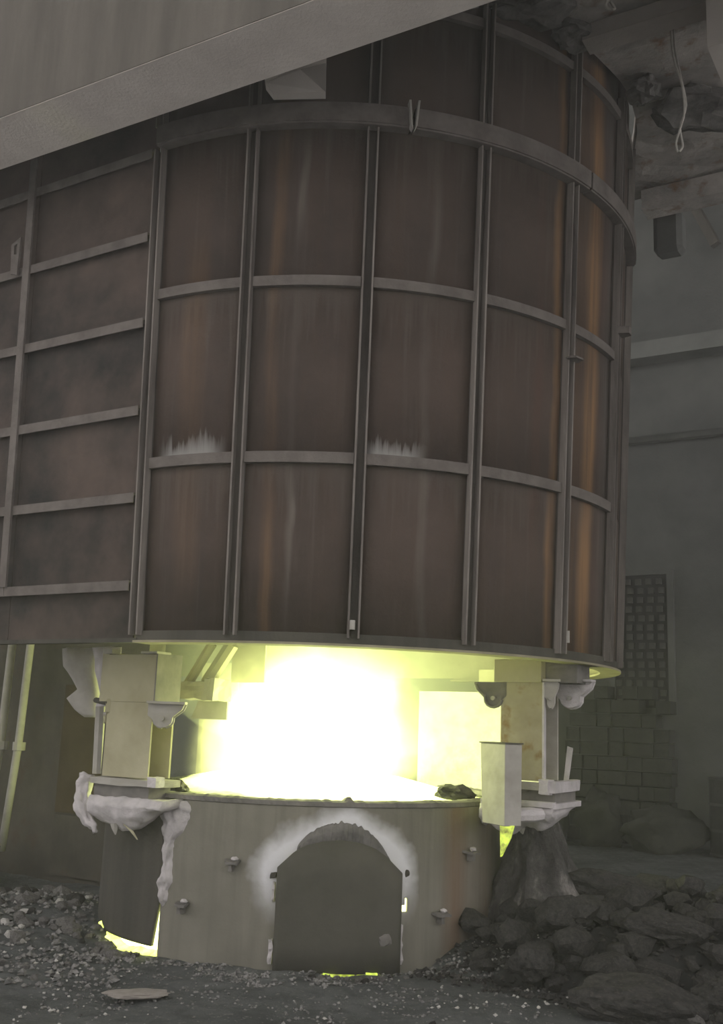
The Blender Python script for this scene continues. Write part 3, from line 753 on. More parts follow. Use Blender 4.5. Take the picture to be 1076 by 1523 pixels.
gusset(rp, UN(-2.64, 6.20, 1.645), -Uv, 0.19, 0.14, 0.03, 'grey_steel')
gusset(rp, UN(-2.375, 6.23, 1.665), Uv * 0.5 + Nv * 0.2, 0.075, 0.16, 0.03, 'pale')
gusset(rp, UN(-2.36, 6.44, 1.675), Uv, 0.22, 0.16, 0.04, 'ash')

rf = thing('post_foot', tuple(UN(-2.5, 6.3, 0.9)), 'ash-white girder foot under the right post with slag drips', 'girder')
MB().unbox(-2.72, -2.33, 6.12, 6.20, 1.02, 1.065).build('top_rail', M['pale'], rf, sub=2, rough=0.006, rsc=12)
MB().unbox(-2.375, -2.31, 6.10, 6.20, 1.0, 1.085).build('joint_block', M['ash'], rf, sub=2, rough=0.008, rsc=12)
MB().unbox(-2.33, -2.27, 6.12, 6.55, 1.01, 1.075).build('side_rail', M['ash'], rf, sub=2, rough=0.008, rsc=12)
MB().unbox(-2.70, -2.33, 6.16, 6.50, 0.955, 1.02).build('beam_web', M['grey_steel'], rf)
MB().unbox(-2.33, -2.29, 6.16, 6.52, 0.945, 1.01).build('beam_web', M['grey_steel'], rf)
MB().unbox(-2.74, -2.28, 6.09, 6.14, 0.925, 0.955).build('lower_rail', M['ash'], rf, sub=2, rough=0.006, rsc=12)
MB().unbox(-2.30, -2.26, 6.10, 6.54, 0.92, 0.95).build('lower_rail', M['ash'], rf, sub=2, rough=0.006, rsc=12)
tr = MB(); K = 12
for i in range(K + 1):
    f = i / K; u = -2.75 + 0.47 * f; low = 0.775 + 0.03 * math.sin(f * 11 + 1) + 0.10 * max(0, f - 0.72) / 0.28
    for (dn, zz) in ((0.0, 0.925), (-0.02, 0.89), (0.0, 0.5 * (0.89 + low)), (0.06, low), (0.34, low + 0.05), (0.40, 0.925)):
        tr.v.append(UN(u, 6.11 + dn, zz))
for i in range(K):
    for k in range(6):
        a = i * 6 + k; b = i * 6 + (k + 1) % 6; tr.f.append((a, b, b + 6, a + 6))
tr.f.append(tuple(range(6))); tr.f.append(tuple(K * 6 + k for k in range(6)))
tr.build('trough', M['ash'], rf, sub=3, rough=0.012, rsc=12, smooth=True)
for (u, n_, l) in ((-2.52, 6.2, 0.02),):
    MB().tube([UN(u, n_, 0.82), UN(u + 0.004, n_, 0.78), UN(u + 0.012, n_, 0.775 - l)], [0.035, 0.022, 0.004], 6).build('drip', M['pale'], rf)

# rear posts, lit by the fire
for (u, n_, lab) in ((-3.45, 8.05, 'rear support post in the glare behind the flame'), (-5.75, 7.3, 'rear support post at the dim left of the flame')):
    q = thing('support_post', tuple(UN(u, n_, 0.0)), lab, 'post')
    MB().unbox(u - 0.20, u + 0.20, n_, n_ + 0.016, 0.0, 1.85).build('front_flange', M['post'], q)
    MB().unbox(u - 0.20, u + 0.20, n_ + 0.26, n_ + 0.276, 0.0, 1.85).build('rear_flange', M['post'], q)
    MB().unbox(u - 0.015, u + 0.015, n_ + 0.016, n_ + 0.26, 0.0, 1.85).build('web', M['post'], q)
hs = thing('heat_shield', tuple(UN(-3.3, 7.95, 0.0)), 'flat steel heat shield glaring white behind the flame', 'shield')
MB().unbox(-4.10, -3.05, 7.86, 7.88, 0.5, 1.66).build('shield_plate', M['ash'], hs)
MB().unbox(-4.10, -4.04, 7.885, 7.95, 0.0, 1.66).build('stay', M['post'], hs)
MB().unbox(-3.11, -3.05, 7.885, 7.95, 0.0, 1.66).build('stay', M['post'], hs)

# clamp arm and hanging plates behind the left post
ca = thing('clamp_arm', tuple(UN(-4.42, 5.6, 1.5)), 'scorched clamp arm with diagonal struts beside the flame', 'clamp')
MB().unbox(-4.66, -4.36, 5.46, 5.62, 1.49, 1.605).build('arm', M['pale'], ca, sub=3, rough=0.014, rsc=14)
MB().unbox(-4.42, -4.34, 5.45, 5.63, 1.485, 1.625).build('jaw', M['pale'], ca, sub=2, rough=0.012, rsc=14)
MB().tube([UN(-4.62, 5.52, 1.58), UN(-4.46, 5.56, 1.86)], 0.034, 8).build('strut', M['post'], ca)
MB().tube([UN(-4.50, 5.58, 1.6), UN(-4.34, 5.62, 1.86)], 0.05, 8).build('strut', M['post'], ca)
MB().prism([UN(-4.60, 5.63, 1.50), UN(-4.36, 5.63, 1.50), UN(-4.36, 5.63, 1.365), UN(-4.66, 5.63, 1.365)], Nv * 0.012).build('hanging_plate', M['pale'], ca)
hp = thing('hanging_plate', tuple(UN(-4.38, 5.867, 1.62)), 'flat steel plate hanging inside the hood left of the flame', 'plate')
MB().unbox(-4.52, -4.24, 5.86, 5.875, 1.62, 1.95).build('plate', M['post'], hp)
MB().tube([UN(-4.38, 5.867, 1.94), UN(-4.38, 5.867, 2.6)], 0.012, 6).build('hanger', M['dark_steel'], hp)

# pale box at the right of the rim
bx = thing('duct_box', tuple(UN(-2.53, 5.92, 0.83)), 'pale upright rectangular steel box at the right of the pot rim', 'box')
fl_dir = Vector((-0.43, 0.90, 0)); fr_dir = Vector((0.90, 0.43, 0))
def box_ring(z, g, k0=0.0, k1=0.0):
    c = UN(-2.457, 5.80, z)
    return [c - fl_dir * g - fr_dir * g, c + fr_dir * (0.118 + g - k1) - fl_dir * g, c + fr_dir * (0.118 + g - k1) + fl_dir * (0.27 + g - k0), c + fl_dir * (0.27 + g - k0) - fr_dir * g]
MB().hexa(box_ring(0.826, 0.0, 0.03, 0.004) + box_ring(1.285, 0.0)).build('body', M['pale'], bx, bevel=0.004)
MB().hexa(box_ring(1.2855, 0.005) + box_ring(1.293, 0.005)).build('lid', M['dark_steel'], bx)
MB().tube([UN(-2.45, 5.95, 0.88), UN(-2.38, 6.02, 0.885), UN(-2.34, 6.08, 0.89)], [0.04, 0.045, 0.035], 8).build('stub_pipe', M['ash'], bx, sub=1, rough=0.008, rsc=12)
chip('ash_crust', 56.5, 0.84, (0.07, 0.04, 0.06), 'ash', bx, RB + 0.02, 31)
MB().prism([UN(-2.50, 5.83, 0.83), UN(-2.42, 5.83, 0.83), UN(-2.44, 5.83, 0.76), UN(-2.495, 5.83, 0.655)], Nv * 0.03).build('slag_icicle', M['hot_dim'], bx)  # dull heat glow, also imitating fire light shining through the slag

# ------------------------------------------------------------------ left background: pipes, low wall
def pipe(pts, r, mat, lab, coll=None):
    t = thing('pipe', tuple(Vector(pts[-1])), lab, 'pipe')
    MB().tube(pts, r, 10).build('tube', M[mat], t, smooth=True)
    if coll is not None:
        a = Vector(coll); MB().tube([a - Vector((0, 0, 0.035)), a + Vector((0, 0, 0.035))], r * 1.6, 10).build('coupling', M[mat], t)
    return t
def UNv(u, n, z): return UN(u, n, z)
pipe([UNv(-7.83, 6.6, 3.2), UNv(-7.83, 6.6, 1.1), UNv(-7.83, 6.6, 0.25)], 0.032, 'grey_steel', 'leftmost thin vertical pipe against the grimy partition', UNv(-7.83, 6.6, 1.02))
pipe([UNv(-7.55, 6.6, 3.2), UNv(-7.60, 6.6, 1.05), UNv(-7.66, 6.6, 0.62)], 0.036, 'pale', 'middle vertical pipe with open lower end on the partition', UNv(-7.58, 6.6, 1.08))
pipe([UNv(-7.28, 6.58, 3.2), UNv(-7.35, 6.58, 1.1), UNv(-7.43, 6.58, 0.2)], 0.034, 'pale', 'rightmost thin vertical pipe leaning on the partition', UNv(-7.34, 6.58, 1.08))
lb = single(MB().unbox(-8.6, -7.02, 6.02, 6.2, -0.02, 0.30), 'low_wall', M['concrete_face'], tuple(UN(-7.8, 6.1, 0)), 'low concrete kerb wall at the foot of the pipes', 'kerb wall', sub=4, rough=0.012, rsc=5)
MBp = MB()
for k in range(3):
    MBp.add([], [])
for (ua, ub, z0, z1, lab) in ((-6.98, -6.15, 0.55, 1.62, 'tall ochre steel sheet leaning on the partition beside the pipes'), (-6.98, -6.15, 0.04, 0.53, 'grey lower sheet standing below the tall ochre sheet')):
    single(MB().unbox(ua, ub, 6.715, 6.735, z0, z1), 'wall_sheet', M['ochre_dark'] if z0 > 0.3 else M['wall_dark'], tuple(UN((ua + ub) / 2, 6.72, z0)), lab, 'sheet')
# bent elbow lying at the kerb
single(MB().tube([UN(-7.27, 5.9, 0.03), UN(-7.24, 5.9, 0.13), UN(-7.16, 5.9, 0.20), UN(-7.06, 5.88, 0.17), UN(-6.98, 5.86, 0.05)], [0.05, 0.055, 0.06, 0.055, 0.05], 10), 'pipe_elbow', M['grey_steel'], tuple(UN(-7.1, 5.9, 0.03)), 'bent grey pipe elbow leaning against the low kerb wall', 'pipe elbow', smooth=True)

# ------------------------------------------------------------------ top right: dust clumps, ropes, duct, brace
def clump(name, pos, size, seed, mat='slag_light'):
    mb = MB(); bm2 = bmesh.new(); bmesh.ops.create_icosphere(bm2, subdivisions=3, radius=1)
    for v in bm2.verts:
        k = 1 + 0.5 * fbm(v.co * 1.6 + Vector((seed * 3.1, 0, 0)))
        mb.v.append(Vector(pos) + Vector((v.co.x * size[0], v.co.y * size[1], v.co.z * size[2])) * k)
    for f in bm2.faces: mb.f.append(tuple(v.index for v in f.verts))
    bm2.free(); return mb
for j, (deg, z_, r_, sz, lab) in enumerate([
        (30, 5.74, 2.30, (0.26, 0.16, 0.08), 'large grey dust clump caked on the hood top between two uprights'),
        (39, 5.70, 2.27, (0.16, 0.12, 0.07), 'small dust clump by the cross beam at the hood top'),
        (24, 5.74, 2.42, (0.22, 0.16, 0.08), 'dust clump hanging from the slab near the second upright'),
        (66, 5.66, 2.62, (0.30, 0.26, 0.10), 'broad pale dust cake under the slab beside the hood'),
        (58, 5.68, 2.36, (0.10, 0.12, 0.07), 'brown-grey dust clump in the corner by the last upright'),
        (16, 5.66, 2.24, (0.20, 0.10, 0.04), 'flat dust cake lying on the top ring close to the beam')]):
    p = polar(HC, r_, deg, z_)
    single(clump('dust_clump', p, sz, j), 'dust_clump', M['slag_light'], tuple(p), lab, 'dust clump')
# hanging box past the slab edge
single(MB().unbox(-2.22, -1.98, 8.3, 8.5, 5.35, 5.72), 'junction_box', M['wall'], tuple(UN(-2.0, 8.4, 5.35)), 'dark rounded box hanging below the slab edge', 'box', bevel=0.04)
# diagonal brace on rear wall
a = UN(uw(-2.72), NB - 0.25, zb(7.7)); b = UN(uw(-2.32), NB - 0.25, zb(6.75))
single(MB().tube([a, b], 0.085, 4), 'roof_brace', M['concrete_face'], tuple(b), 'diagonal concrete brace under the far slab', 'brace')
# far roof beam over the rear wall
w = MB().unbox(-16, 8, NB - 1.1, NB - 0.001, zb(7.66), zb(8.3)).build('trim_3', M['wall']); tag(w, 'deep concrete roof beam along rear wall', None, None, 'structure')
# ropes
def rope(pts, r, lab):
    P = [Vector(p) for p in pts]; out = []
    for i in range(len(P) - 1):
        for k in range(4):
            t = k / 4; p0 = P[max(i - 1, 0)]; p1 = P[i]; p2 = P[i + 1]; p3 = P[min(i + 2, len(P) - 1)]
            out.append(0.5 * ((2 * p1) + (p2 - p0) * t + (2 * p0 - 5 * p1 + 4 * p2 - p3) * t * t + (3 * p1 - p0 - 3 * p2 + p3) * t ** 3))
    out.append(P[-1])
    return single(MB().tube(out, r, 6), 'rope', M['rope'], tuple(P[0]), lab, 'rope', smooth=True)
rope([(1.82, 5.84, 5.72), (1.83, 5.84, 5.50), (1.88, 5.84, 5.30), (1.89, 5.84, 5.12), (1.86, 5.84, 5.0), (1.835, 5.84, 4.91), (1.845, 5.84, 4.85), (1.875, 5.84, 4.89), (1.865, 5.85, 5.02), (1.905, 5.85, 5.17), (1.88, 5.85, 5.35), (1.845, 5.85, 5.55), (1.84, 5.85, 5.72)], 0.0065, 'pale doubled rope dangling from the slab near the ceiling corner')
rope([(1.385, 5.60, 5.83), (1.38, 5.60, 5.73), (1.355, 5.60, 5.66), (1.375, 5.60, 5.63), (1.41, 5.60, 5.635), (1.385, 5.60, 5.68)], 0.009, 'short knotted white rope hanging over the cross beam')
# corner column top right
single(MB().unbox(-1.16, -0.7, 5.6, 6.0, 5.25, SZ - 0.05), 'hanging_pier', M['soffit'], tuple(UN(-0.9, 5.8, 5.25)), 'pale concrete pier stub hanging at the upper right edge', 'pier')

# ------------------------------------------------------------------ slag heap and rocks
def rock_mesh(seed, pts=26, jag=0.25):
    rnd = random.Random(seed); bm2 = bmesh.new()
    for i in range(pts):
        v = Vector((rnd.gauss(0, 1), rnd.gauss(0, 1), rnd.gauss(0, 1))).normalized() * (1 - jag * rnd.random())
        bm2.verts.new((v.x, v.y * 0.85, v.z * 0.72))
    r = bmesh.ops.convex_hull(bm2, input=bm2.verts)
    bmesh.ops.delete(bm2, geom=[g_ for g_ in r['geom_interior'] if isinstance(g_, bmesh.types.BMVert)], context='VERTS')
    me = bpy.data.meshes.new('rock_%d' % seed); bm2.to_mesh(me); bm2.free(); return me
def big_rock_mesh(seed):
    bm2 = bmesh.new(); bmesh.ops.create_icosphere(bm2, subdivisions=4, radius=1)
    for v in bm2.verts:
        p = v.co.copy(); k = 1 + 0.30 * fbm(p * 1.0 + Vector((seed * 5.3, 1, 2))) + 0.10 * fbm(p * 3.0 + Vector((seed, 3, 0)))
        v.co = Vector((p.x * k, p.y * 0.8 * k, p.z * 0.62 * k))
    me = bpy.data.meshes.new('big_rock_%d' % seed); bm2.to_mesh(me); bm2.free(); return me
rocks = {m: [] for m in ('slag', 'slag_light', 'slag_white')}
for m in rocks:
    for k in range(9):
        me = rock_mesh(hash(m) % 7 + 100 + k * 11 if False else {'slag': 100, 'slag_light': 300, 'slag_white': 500}[m] + k); me.materials.append(M[m]); rocks[m].append(me)
big = []
for k in range(6):
    me = big_rock_mesh(k + 1); me.materials.append(M['slag']); big.append(me)
RND = random.Random(11)
def put_rock(me, x, y, s, label, group, sink=0.3, zoff=0.0, name='slag_rock', cat='rock', sc=None):
    o = bpy.data.objects.new(name, me); COL.objects.link(o)
    o.scale = sc or (s * RND.uniform(0.85, 1.25), s * RND.uniform(0.85, 1.2), s * RND.uniform(0.8, 1.1))
    o.rotation_euler = (RND.uniform(-0.35, 0.35), RND.uniform(-0.35, 0.35), RND.uniform(0, 6.28))
    o.location = (x, y, ground_z(x, y) + s * (0.55 - sink) + zoff)
    return tag(o, label, cat, group)
# the biggest lumps, each its own
o = put_rock(big[0], 1.48, 5.62, 0.27, 'largest flat brown slag boulder at the front of the right heap', None, 0.28, name='slag_boulder', sc=(0.34, 0.24, 0.19)); o.rotation_euler = (0.05, 0.1, 0.3)
o = put_rock(big[1], 1.02, 6.12, 0.15, 'rounded slag boulder at the near left edge of the heap', None, 0.05, 0.06, name='slag_boulder', sc=(0.15, 0.14, 0.15)); o.rotation_euler = (0, 0.1, 1.0)
o = put_rock(big[2], 1.78, 6.22, 0.2, 'long slag boulder lying midway up the heap', None, 0.15, 0.03, name='slag_boulder', sc=(0.22, 0.15, 0.13)); o.rotation_euler = (0, 0.12, -0.3)
o = put_rock(big[3], 1.66, 6.95, 0.24, 'broad dark slag boulder on the crest of the heap', None, 0.15, 0.02, name='slag_boulder', sc=(0.30, 0.2, 0.16)); o.rotation_euler = (0, 0.15, 0.2)
o = put_rock(big[4], 2.30, 6.55, 0.2, 'grey slag boulder on the right shoulder of the heap', None, 0.15, 0.02, name='slag_boulder', sc=(0.2, 0.16, 0.14)); o.rotation_euler = (0.1, 0.2, 0.6)
o = put_rock(big[5], 2.02, 5.80, 0.2, 'blocky slag boulder at the right edge in front of the heap', None, 0.25, 0.0, name='slag_boulder', sc=(0.22, 0.16, 0.15)); o.rotation_euler = (0.1, 0.2, 0.2)
# heap
n_ = 0; tries = 0
while n_ < 180 and tries < 5000:
    tries += 1
    x = RND.uniform(0.72, 2.75); y = RND.uniform(5.45, 7.35)
    h = heap(x, y)
    edge = (x - 0.9) * 0.55 + (6.35 - y) * 0.9
    if h < 0.02 and RND.random() > 0.25: continue
    if y < 6.35 - (x - 0.72) * 0.95: continue
    if math.hypot(x - BC.x, y - BC.y) < RB + 0.07: continue
    s = RND.choice((0.05, 0.06, 0.07, 0.085, 0.10, 0.11, 0.13, 0.15))
    if h < 0.08: s = min(s, 0.07)
    m = 'slag' if RND.random() < 0.955 else ('slag_light' if RND.random() < 0.6 else 'slag_white')
    if m == 'slag_white': s = 0.025
    zone = 'against the pot shell' if x < 1.05 and y > 6.4 else 'at the near foot of the slag heap' if h < 0.10 else 'on the crest of the slag heap' if y > 6.85 else 'on the right flank of the slag heap' if x > 2.0 else 'in the middle of the slag heap'
    size = 'large ' if s > 0.105 else 'small ' if s < 0.065 else 'medium '
    lab = {'slag': size + 'dark slag lump ', 'slag_light': size + 'grey slag lump ', 'slag_white': 'tiny white chip '}[m] + zone
    put_rock(RND.choice(rocks[m]), x, y, s, lab, lab.replace(' lump', ' lumps').replace(' chip', ' chips'), 0.05 if h > 0.1 else 0.2, RND.uniform(0, 0.05) if h > 0.1 else 0)
    n_ += 1
# rubble left of the pot
n_ = 0; tries = 0
while n_ < 115 and tries < 5000:
    tries += 1
    x = RND.uniform(-2.7, -1.25); y = RND.uniform(5.9, 8.6)
    if math.hypot(x - BC.x, y - BC.y) < RB + 0.10: continue
    if x * NX + y * NY > 5.95: continue
    if heap(x, y) < 0.03 and RND.random() > 0.35: continue
    s = RND.choice((0.025, 0.03, 0.04, 0.05, 0.06, 0.075))
    m = RND.choice(('slag_light', 'slag_light', 'slag_light', 'slag', 'slag_white'))
    if m == 'slag_white': s *= 0.6
    zone = 'in the rubble under the partition' if y > 7.6 else 'in the rubble beside the left plate' if x > -1.9 else 'in the rubble along the left edge'
    lab = ('large ' if s > 0.055 else 'small ') + {'slag': 'dark', 'slag_light': 'grey', 'slag_white': 'whitish'}[m] + ' stone ' + zone
    put_rock(RND.choice(rocks[m]), x, y, s, lab, lab.replace(' stone', ' stones'), 0.25, name='rubble_stone')
    n_ += 1
# stones lying along the glowing seams
for i in range(46):
    left = i < 30
    t = RND.uniform(-72, -34) if left else RND.uniform(-3, 27)
    p = polar(BC, RB + (RND.uniform(0.05, 0.22) if left else RND.uniform(0.10, 0.24)), t, 0)
    s = RND.choice((0.018, 0.024, 0.03, 0.036)) * (1 if left else 0.8)
    m = RND.choice(('slag', 'slag_light', 'slag_light'))
    lab = {'slag': 'dark', 'slag_light': 'grey'}[m] + (' stone lying by the glowing seam of the left plate' if left else ' pebble lying before the arched door')
    put_rock(RND.choice(rocks[m]), p.x, p.y, s, lab, lab.replace('stone', 'stones').replace('pebble', 'pebbles'), 0.25, name='seam_stone' if left else 'pebble')
# flat slab and loose dark stone in the foreground
o = put_rock(big[1], -1.03, 5.62, 0.1, 'flat pale slag cake lying on the ground before the left plate', None, 0.1, -0.02, name='slag_cake', sc=(0.16, 0.10, 0.028)); o.rotation_euler = (0, 0, 0.2)
o.data = o.data.copy(); o.data.materials[0] = M['concrete']
o = put_rock(rocks['slag'][2], 0.42, 5.32, 0.03, 'small dark stone alone at the bottom edge of the yard', None, 0.2); 
# grit too small to pick apart
gr = MB(); RG = random.Random(5)
def grit(n, fx, fy, cond, smin, smax):
    c_ = 0; t_ = 0
    while c_ < n and t_ < n * 8:
        t_ += 1; x = fx(); y = fy()
        if math.hypot(x - BC.x, y - BC.y) < RB + 0.02 or not cond(x, y): continue
        s = RG.uniform(smin, smax); p = Vector((x, y, ground_z(x, y) + s * 0.3)); b = len(gr.v)
        rm = Matrix.Rotation(RG.uniform(0, 6.3), 3, 'Z') @ Matrix.Rotation(RG.uniform(0, 6.3), 3, 'X')
        for d in ((1, 0, 0), (-1, 0, 0), (0, 1, 0), (0, -1, 0), (0, 0, 1), (0, 0, -1)):
            q = rm @ (Vector(d) * s * RG.uniform(0.5, 1.1)); gr.v.append(p + Vector((q.x, q.y, q.z * 0.7)))
        for f in ((0, 2, 4), (2, 1, 4), (1, 3, 4), (3, 0, 4), (2, 0, 5), (1, 2, 5), (3, 1, 5), (0, 3, 5)): gr.f.append(tuple(b + i for i in f))
        c_ += 1
grit(1500, lambda: RG.uniform(-2.6, 1.3), lambda: 5.0 + 2.0 * RG.random() ** 1.3, lambda x, y: fbm(Vector((x, y, 0)) * 2) > 0.0, 0.004, 0.015)
grit(700, lambda: RG.uniform(-1.6, 1.0), lambda: RG.uniform(5.9, 6.6), lambda x, y: math.hypot(x - BC.x, y - BC.y) < RB + 0.42 and fbm(Vector((x, y, 3)) * 3) > 0.0, 0.005, 0.020)
grit(1200, lambda: RG.uniform(-2.8, -1.2), lambda: RG.uniform(5.8, 8.4), lambda x, y: True, 0.008, 0.03)
go = gr.build('grit', M['grit']); tag(go, 'grey grit and crumbs scattered over the ground', 'grit', None, 'stuff')
gr = MB()
grit(150, lambda: RG.uniform(-2.4, 1.2), lambda: 5.05 + 1.6 * RG.random(), lambda x, y: fbm(Vector((x, y, 9)) * 1.5) > -0.1, 0.006, 0.017)
go = gr.build('white_crumbs', M['slag_white']); tag(go, 'white crumbs of slag sprinkled over the ground', 'grit', None, 'stuff')
gr = MB()
grit(2600, lambda: RG.uniform(0.4, 2.9), lambda: RG.uniform(5.2, 7.4), lambda x, y: y > 6.2 - (x - 0.55) * 0.9, 0.008, 0.035)
go = gr.build('slag_grit', M['slag']); tag(go, 'dark crumbs of slag filling the heap at the right', 'grit', None, 'stuff')

# spilled slag stump under the right post
st = MB(); rows = 22; seg = 36; cx_, cy_ = 1.28, 7.02
for k in range(rows + 1):
    f = k / rows; z_ = 0.02 + 0.80 * f
    r_ = 0.36 * (1 - f) ** 1.5 + 0.135; ox = -0.10 * f
    for i in range(seg):
        a = 2 * math.pi * i / seg; d = Vector((math.cos(a), math.sin(a), 0))
        kk = 1 + 0.30 * noise.noise(Vector((d.x * 2.5, d.y * 2.5, z_ * 1.2))) + 0.14 * fbm(Vector((d.x * 6, d.y * 6, z_ * 6)))
        st.v.append(Vector((cx_ + ox, cy_, z_)) + d * r_ * kk)
for k in range(rows):
    for i in range(seg):
        a = k * seg + i; b = k * seg + (i + 1) % seg; st.f.append((a, b, b + seg, a + seg))
st.f.append(tuple(rows * seg + i for i in range(seg)))
def stump_mat():
    t = NT('spilled_slag')
    a = t.ramp(t.noise(5, 6, 0.7, t.mapping((1, 1, 0.45))), [(0.36, (0.03, 0.029, 0.028, 1)), (0.54, (0.095, 0.09, 0.087, 1)), (0.68, (0.30, 0.28, 0.265, 1))])
    t.bump(t.noise(14, 6, 0.7), 0.03, 1.0); return t.done(a, 0.8)
M['stump'] = stump_mat()
single(st, 'slag_stump', M['stump'], (cx_, cy_, 0.0), 'tall mound of frozen spilled slag under the right post foot', 'slag mound')

# glowing slag seeping out below the left plate and the door
def seep(name, pts, w0, lab, mat='hot_slag'):
    mb = MB(); n = len(pts)
    for i, (deg, r_) in enumerate(pts):
        a = polar(BC, r_, deg, 0); wv = w0 * (0.6 + 0.8 * abs(noise.noise(Vector((i * 0.9, w0 * 30, 0)))))
        b = polar(BC, r_ + wv, deg, 0); g0 = max(ground_z(a.x, a.y), ground_z(b.x, b.y))
        mb.v += [Vector((a.x, a.y, g0 - 0.03)), Vector((a.x, a.y, g0 + 0.03)), Vector((b.x, b.y, ground_z(b.x, b.y) + 0.008)), Vector((b.x, b.y, ground_z(b.x, b.y) - 0.03))]
    for i in range(n - 1):
        for k in range(4):
            a = i * 4 + k; b = i * 4 + (k + 1) % 4; mb.f.append((a, b, b + 4, a + 4))
    mb.f.append((0, 1, 2, 3)); mb.f.append(tuple((n - 1) * 4 + k for k in range(4)))
    c = polar(BC, pts[n // 2][1], pts[n // 2][0], 0)
    return single(mb, name, M[mat], tuple(c), lab, 'molten slag', rough=0.004, rsc=18)
seep('molten_seep', [(-66 + i * 1.2, RB - 0.03) for i in range(26)], 0.05, 'glowing yellow slag seeping from under the left plate')
seep('molten_seep', [(3 + i * 1.2, RB - 0.02) for i in range(15)], 0.10, 'dim glowing slag line under the arched door', 'hot_dim')

# ------------------------------------------------------------------ clutter along the rear wall
def lump(x, y, sz, seed, mat, name, lab, cat):
    p = Vector((x, y, sz[2] * 0.75)); m = clump(name, p, sz, seed, mat)
    return single(m, name, M[mat], (x, y, 0), lab, cat, smooth=True)
def at_wall(u, n): q = UN(u, n, 0); return q.x, q.y
lump(*at_wall(-3.62, 13.5), (0.48, 0.35, 0.30), 51, 'sack', 'sack', 'pale bulging sack lying before the rear wall', 'sack')
lump(*at_wall(-4.45, 13.6), (0.30, 0.3, 0.38), 52, 'sack', 'sack', 'dark slumped sack beside the pale bulging sack', 'sack')
lump(*at_wall(-5.15, 13.4), (0.30, 0.28, 0.42), 53, 'sack', 'rubble_sack', 'upright lumpy sack close to the brick stack', 'sack')
dx_, dy_ = at_wall(-2.78, 13.6)
br = thing('drum', (dx_, dy_, 0), 'dark steel drum at the right edge by the rear wall', 'drum')
MB().tube([(dx_, dy_, 0), (dx_, dy_, 0.9)], 0.30, 24).build('body', M['sack'], br, smooth=False)
for zz in (0.02, 0.3, 0.6, 0.9):
    MB().tube([(dx_, dy_, zz - 0.015), (dx_, dy_, zz + 0.015)], 0.312, 24).build('hoop', M['brick'], br)
# stacked bricks below the vent
bs = thing('brick_stack', tuple(UN(-4.3, 14.1, 0)), 'dark stack of bricks below the lattice vent', 'brick stack')
bme2 = None
for r in range(11):
    for c in range(7):
        if (r == 10 and c in (0, 1, 3, 6)) or (r == 9 and c in (0, 5)) or (r == 8 and c == 6): continue
        u = -5.05 + c * 0.20; z = 0.0 + r * 0.185
        if bme2 is None:
            mb = MB().hexa([Vector((0, 0, 0)), Uv * 0.19, Uv * 0.19 + Nv * 0.3, Nv * 0.3, up * 0.165, Uv * 0.19 + up * 0.165, Uv * 0.19 + Nv * 0.3 + up * 0.165, Nv * 0.3 + up * 0.165])
            b = mb.build('brick', M['sack'], None); b.parent = bs; bme2 = b.data
        else:
            b = bpy.data.objects.new('brick', bme2); COL.objects.link(b); b.parent = bs
        b.location = UN(u + 0.03 * math.sin(r * 1.7), 14.05 + 0.03 * math.sin(c * 2.1 + r), z) - Vector(ORG[bs.name])

# unmolten charge banked against the rim
for j, (deg, r_, z_, sz, lab) in enumerate([(57, 1.16, 0.945, (0.11, 0.10, 0.06), 'dark bank of unmolten charge at the right inside the rim'),
                                            (-46, 1.17, 0.935, (0.10, 0.10, 0.05), 'dark bank of unmolten charge at the left inside the rim')]):
    p = polar(BC, r_, deg, z_); single(clump('charge_bank', p, sz, 70 + j), 'charge_bank', M['slag'], tuple(p), lab, 'charge')

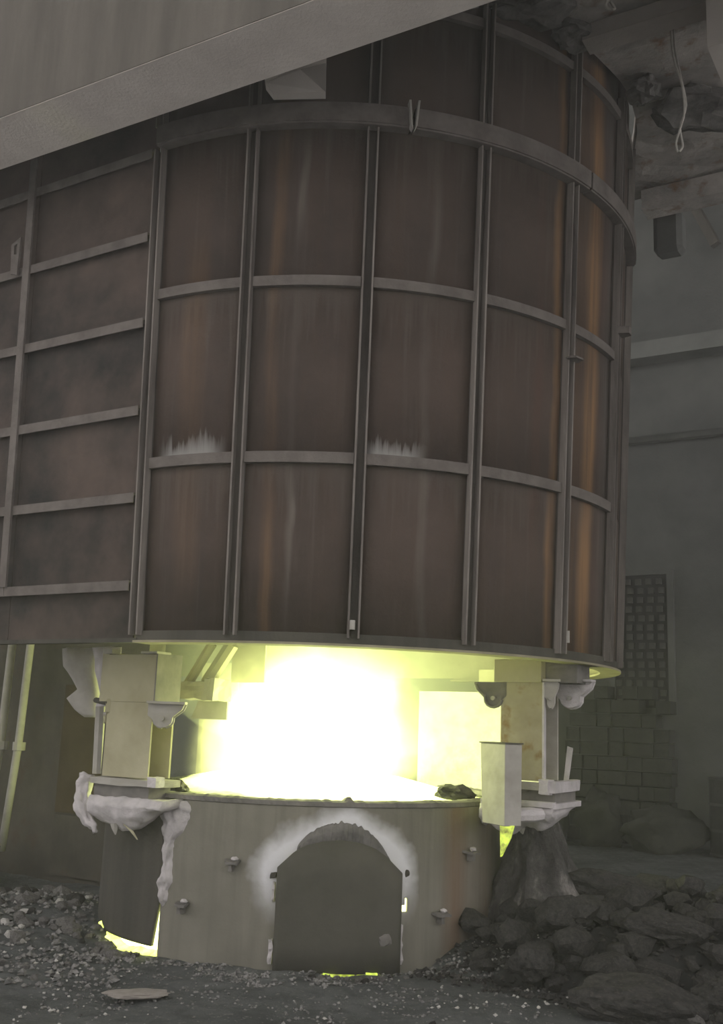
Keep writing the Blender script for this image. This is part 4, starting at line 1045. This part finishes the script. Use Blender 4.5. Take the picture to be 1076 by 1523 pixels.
# ------------------------------------------------------------------ flame and smoke
def ellipsoid(c, s, sub=3, wob=0.0):
    bm2 = bmesh.new(); bmesh.ops.create_icosphere(bm2, subdivisions=sub, radius=1); mb = MB()
    for v in bm2.verts: mb.v.append(Vector(c) + Vector((v.co.x * s[0], v.co.y * s[1], v.co.z * s[2])) * (1 + wob * fbm(v.co * 1.5)))
    for f in bm2.faces: mb.f.append(tuple(v.index for v in f.verts))
    bm2.free(); return mb
def flame_mat():
    m = bpy.data.materials.new('flame_gas'); m.use_nodes = True; t = m.node_tree; t.nodes.clear()
    out = t.nodes.new('ShaderNodeOutputMaterial'); em = t.nodes.new('ShaderNodeEmission')
    tc = t.nodes.new('ShaderNodeTexCoord'); nz = t.nodes.new('ShaderNodeTexNoise'); nz.inputs['Scale'].default_value = 2.6; nz.inputs['Detail'].default_value = 3
    nz.inputs['Roughness'].default_value = 0.55; nz.inputs['Distortion'].default_value = 0.6
    mp = t.nodes.new('ShaderNodeMapping'); mp.inputs['Scale'].default_value = (1 / 0.98, 1 / 0.95, 1 / 0.82)
    ln = t.nodes.new('ShaderNodeVectorMath'); ln.operation = 'LENGTH'
    L = t.links.new; L(tc.outputs['Object'], nz.inputs['Vector']); L(tc.outputs['Object'], mp.inputs[0]); L(mp.outputs[0], ln.inputs[0])
    a = t.nodes.new('ShaderNodeMath'); a.operation = 'MULTIPLY_ADD'; L(nz.outputs['Fac'], a.inputs[0]); a.inputs[1].default_value = 0.75; a.inputs[2].default_value = -0.375
    b = t.nodes.new('ShaderNodeMath'); b.operation = 'ADD'; L(ln.outputs['Value'], b.inputs[0]); L(a.outputs[0], b.inputs[1])
    r = t.nodes.new('ShaderNodeMapRange'); r.interpolation_type = 'SMOOTHSTEP'; L(b.outputs[0], r.inputs[0]); r.inputs[1].default_value = 0.95; r.inputs[2].default_value = 0.30; r.inputs[3].default_value = 0; r.inputs[4].default_value = 1
    pw = t.nodes.new('ShaderNodeMath'); pw.operation = 'MULTIPLY'; L(r.outputs[0], pw.inputs[0]); pw.inputs[1].default_value = 7.0
    em.inputs[0].default_value = (0.95, 1.0, 0.36, 1); L(pw.outputs[0], em.inputs[1]); L(em.outputs[0], out.inputs['Volume'])
    return m
fc = (-0.27, 7.55, 1.24)
fo = single(ellipsoid(fc, (0.98, 0.95, 0.82)), 'flame', flame_mat(), fc, 'blinding yellow-white flame rising from the furnace mouth', 'flame')

def scatter_mat(name, col, dens, aniso=0.2):
    m = bpy.data.materials.new(name); m.use_nodes = True; t = m.node_tree; t.nodes.clear()
    out = t.nodes.new('ShaderNodeOutputMaterial'); v = t.nodes.new('ShaderNodeVolumeScatter')
    v.inputs['Color'].default_value = col; v.inputs['Density'].default_value = dens; v.inputs['Anisotropy'].default_value = aniso
    t.links.new(v.outputs[0], out.inputs['Volume']); return m
sc_ = (-0.1, 7.55, 1.72)
so_ = single(ellipsoid(sc_, (1.3, 1.25, 0.62)), 'smoke', scatter_mat('furnace_smoke', (0.9, 0.93, 0.75, 1), 0.20), sc_, 'yellowish smoke billowing round the flame under the hood', 'smoke', None, 'stuff')
hz = MB().unbox(-15.9, 7.9, -2.8, NB - 0.12, -0.3, 11.4).build('haze', scatter_mat('shed_haze', (0.96, 0.96, 0.95, 1), 0.0075)); tag(hz, 'thin grey dust haze filling the shed', 'haze', None, 'stuff')
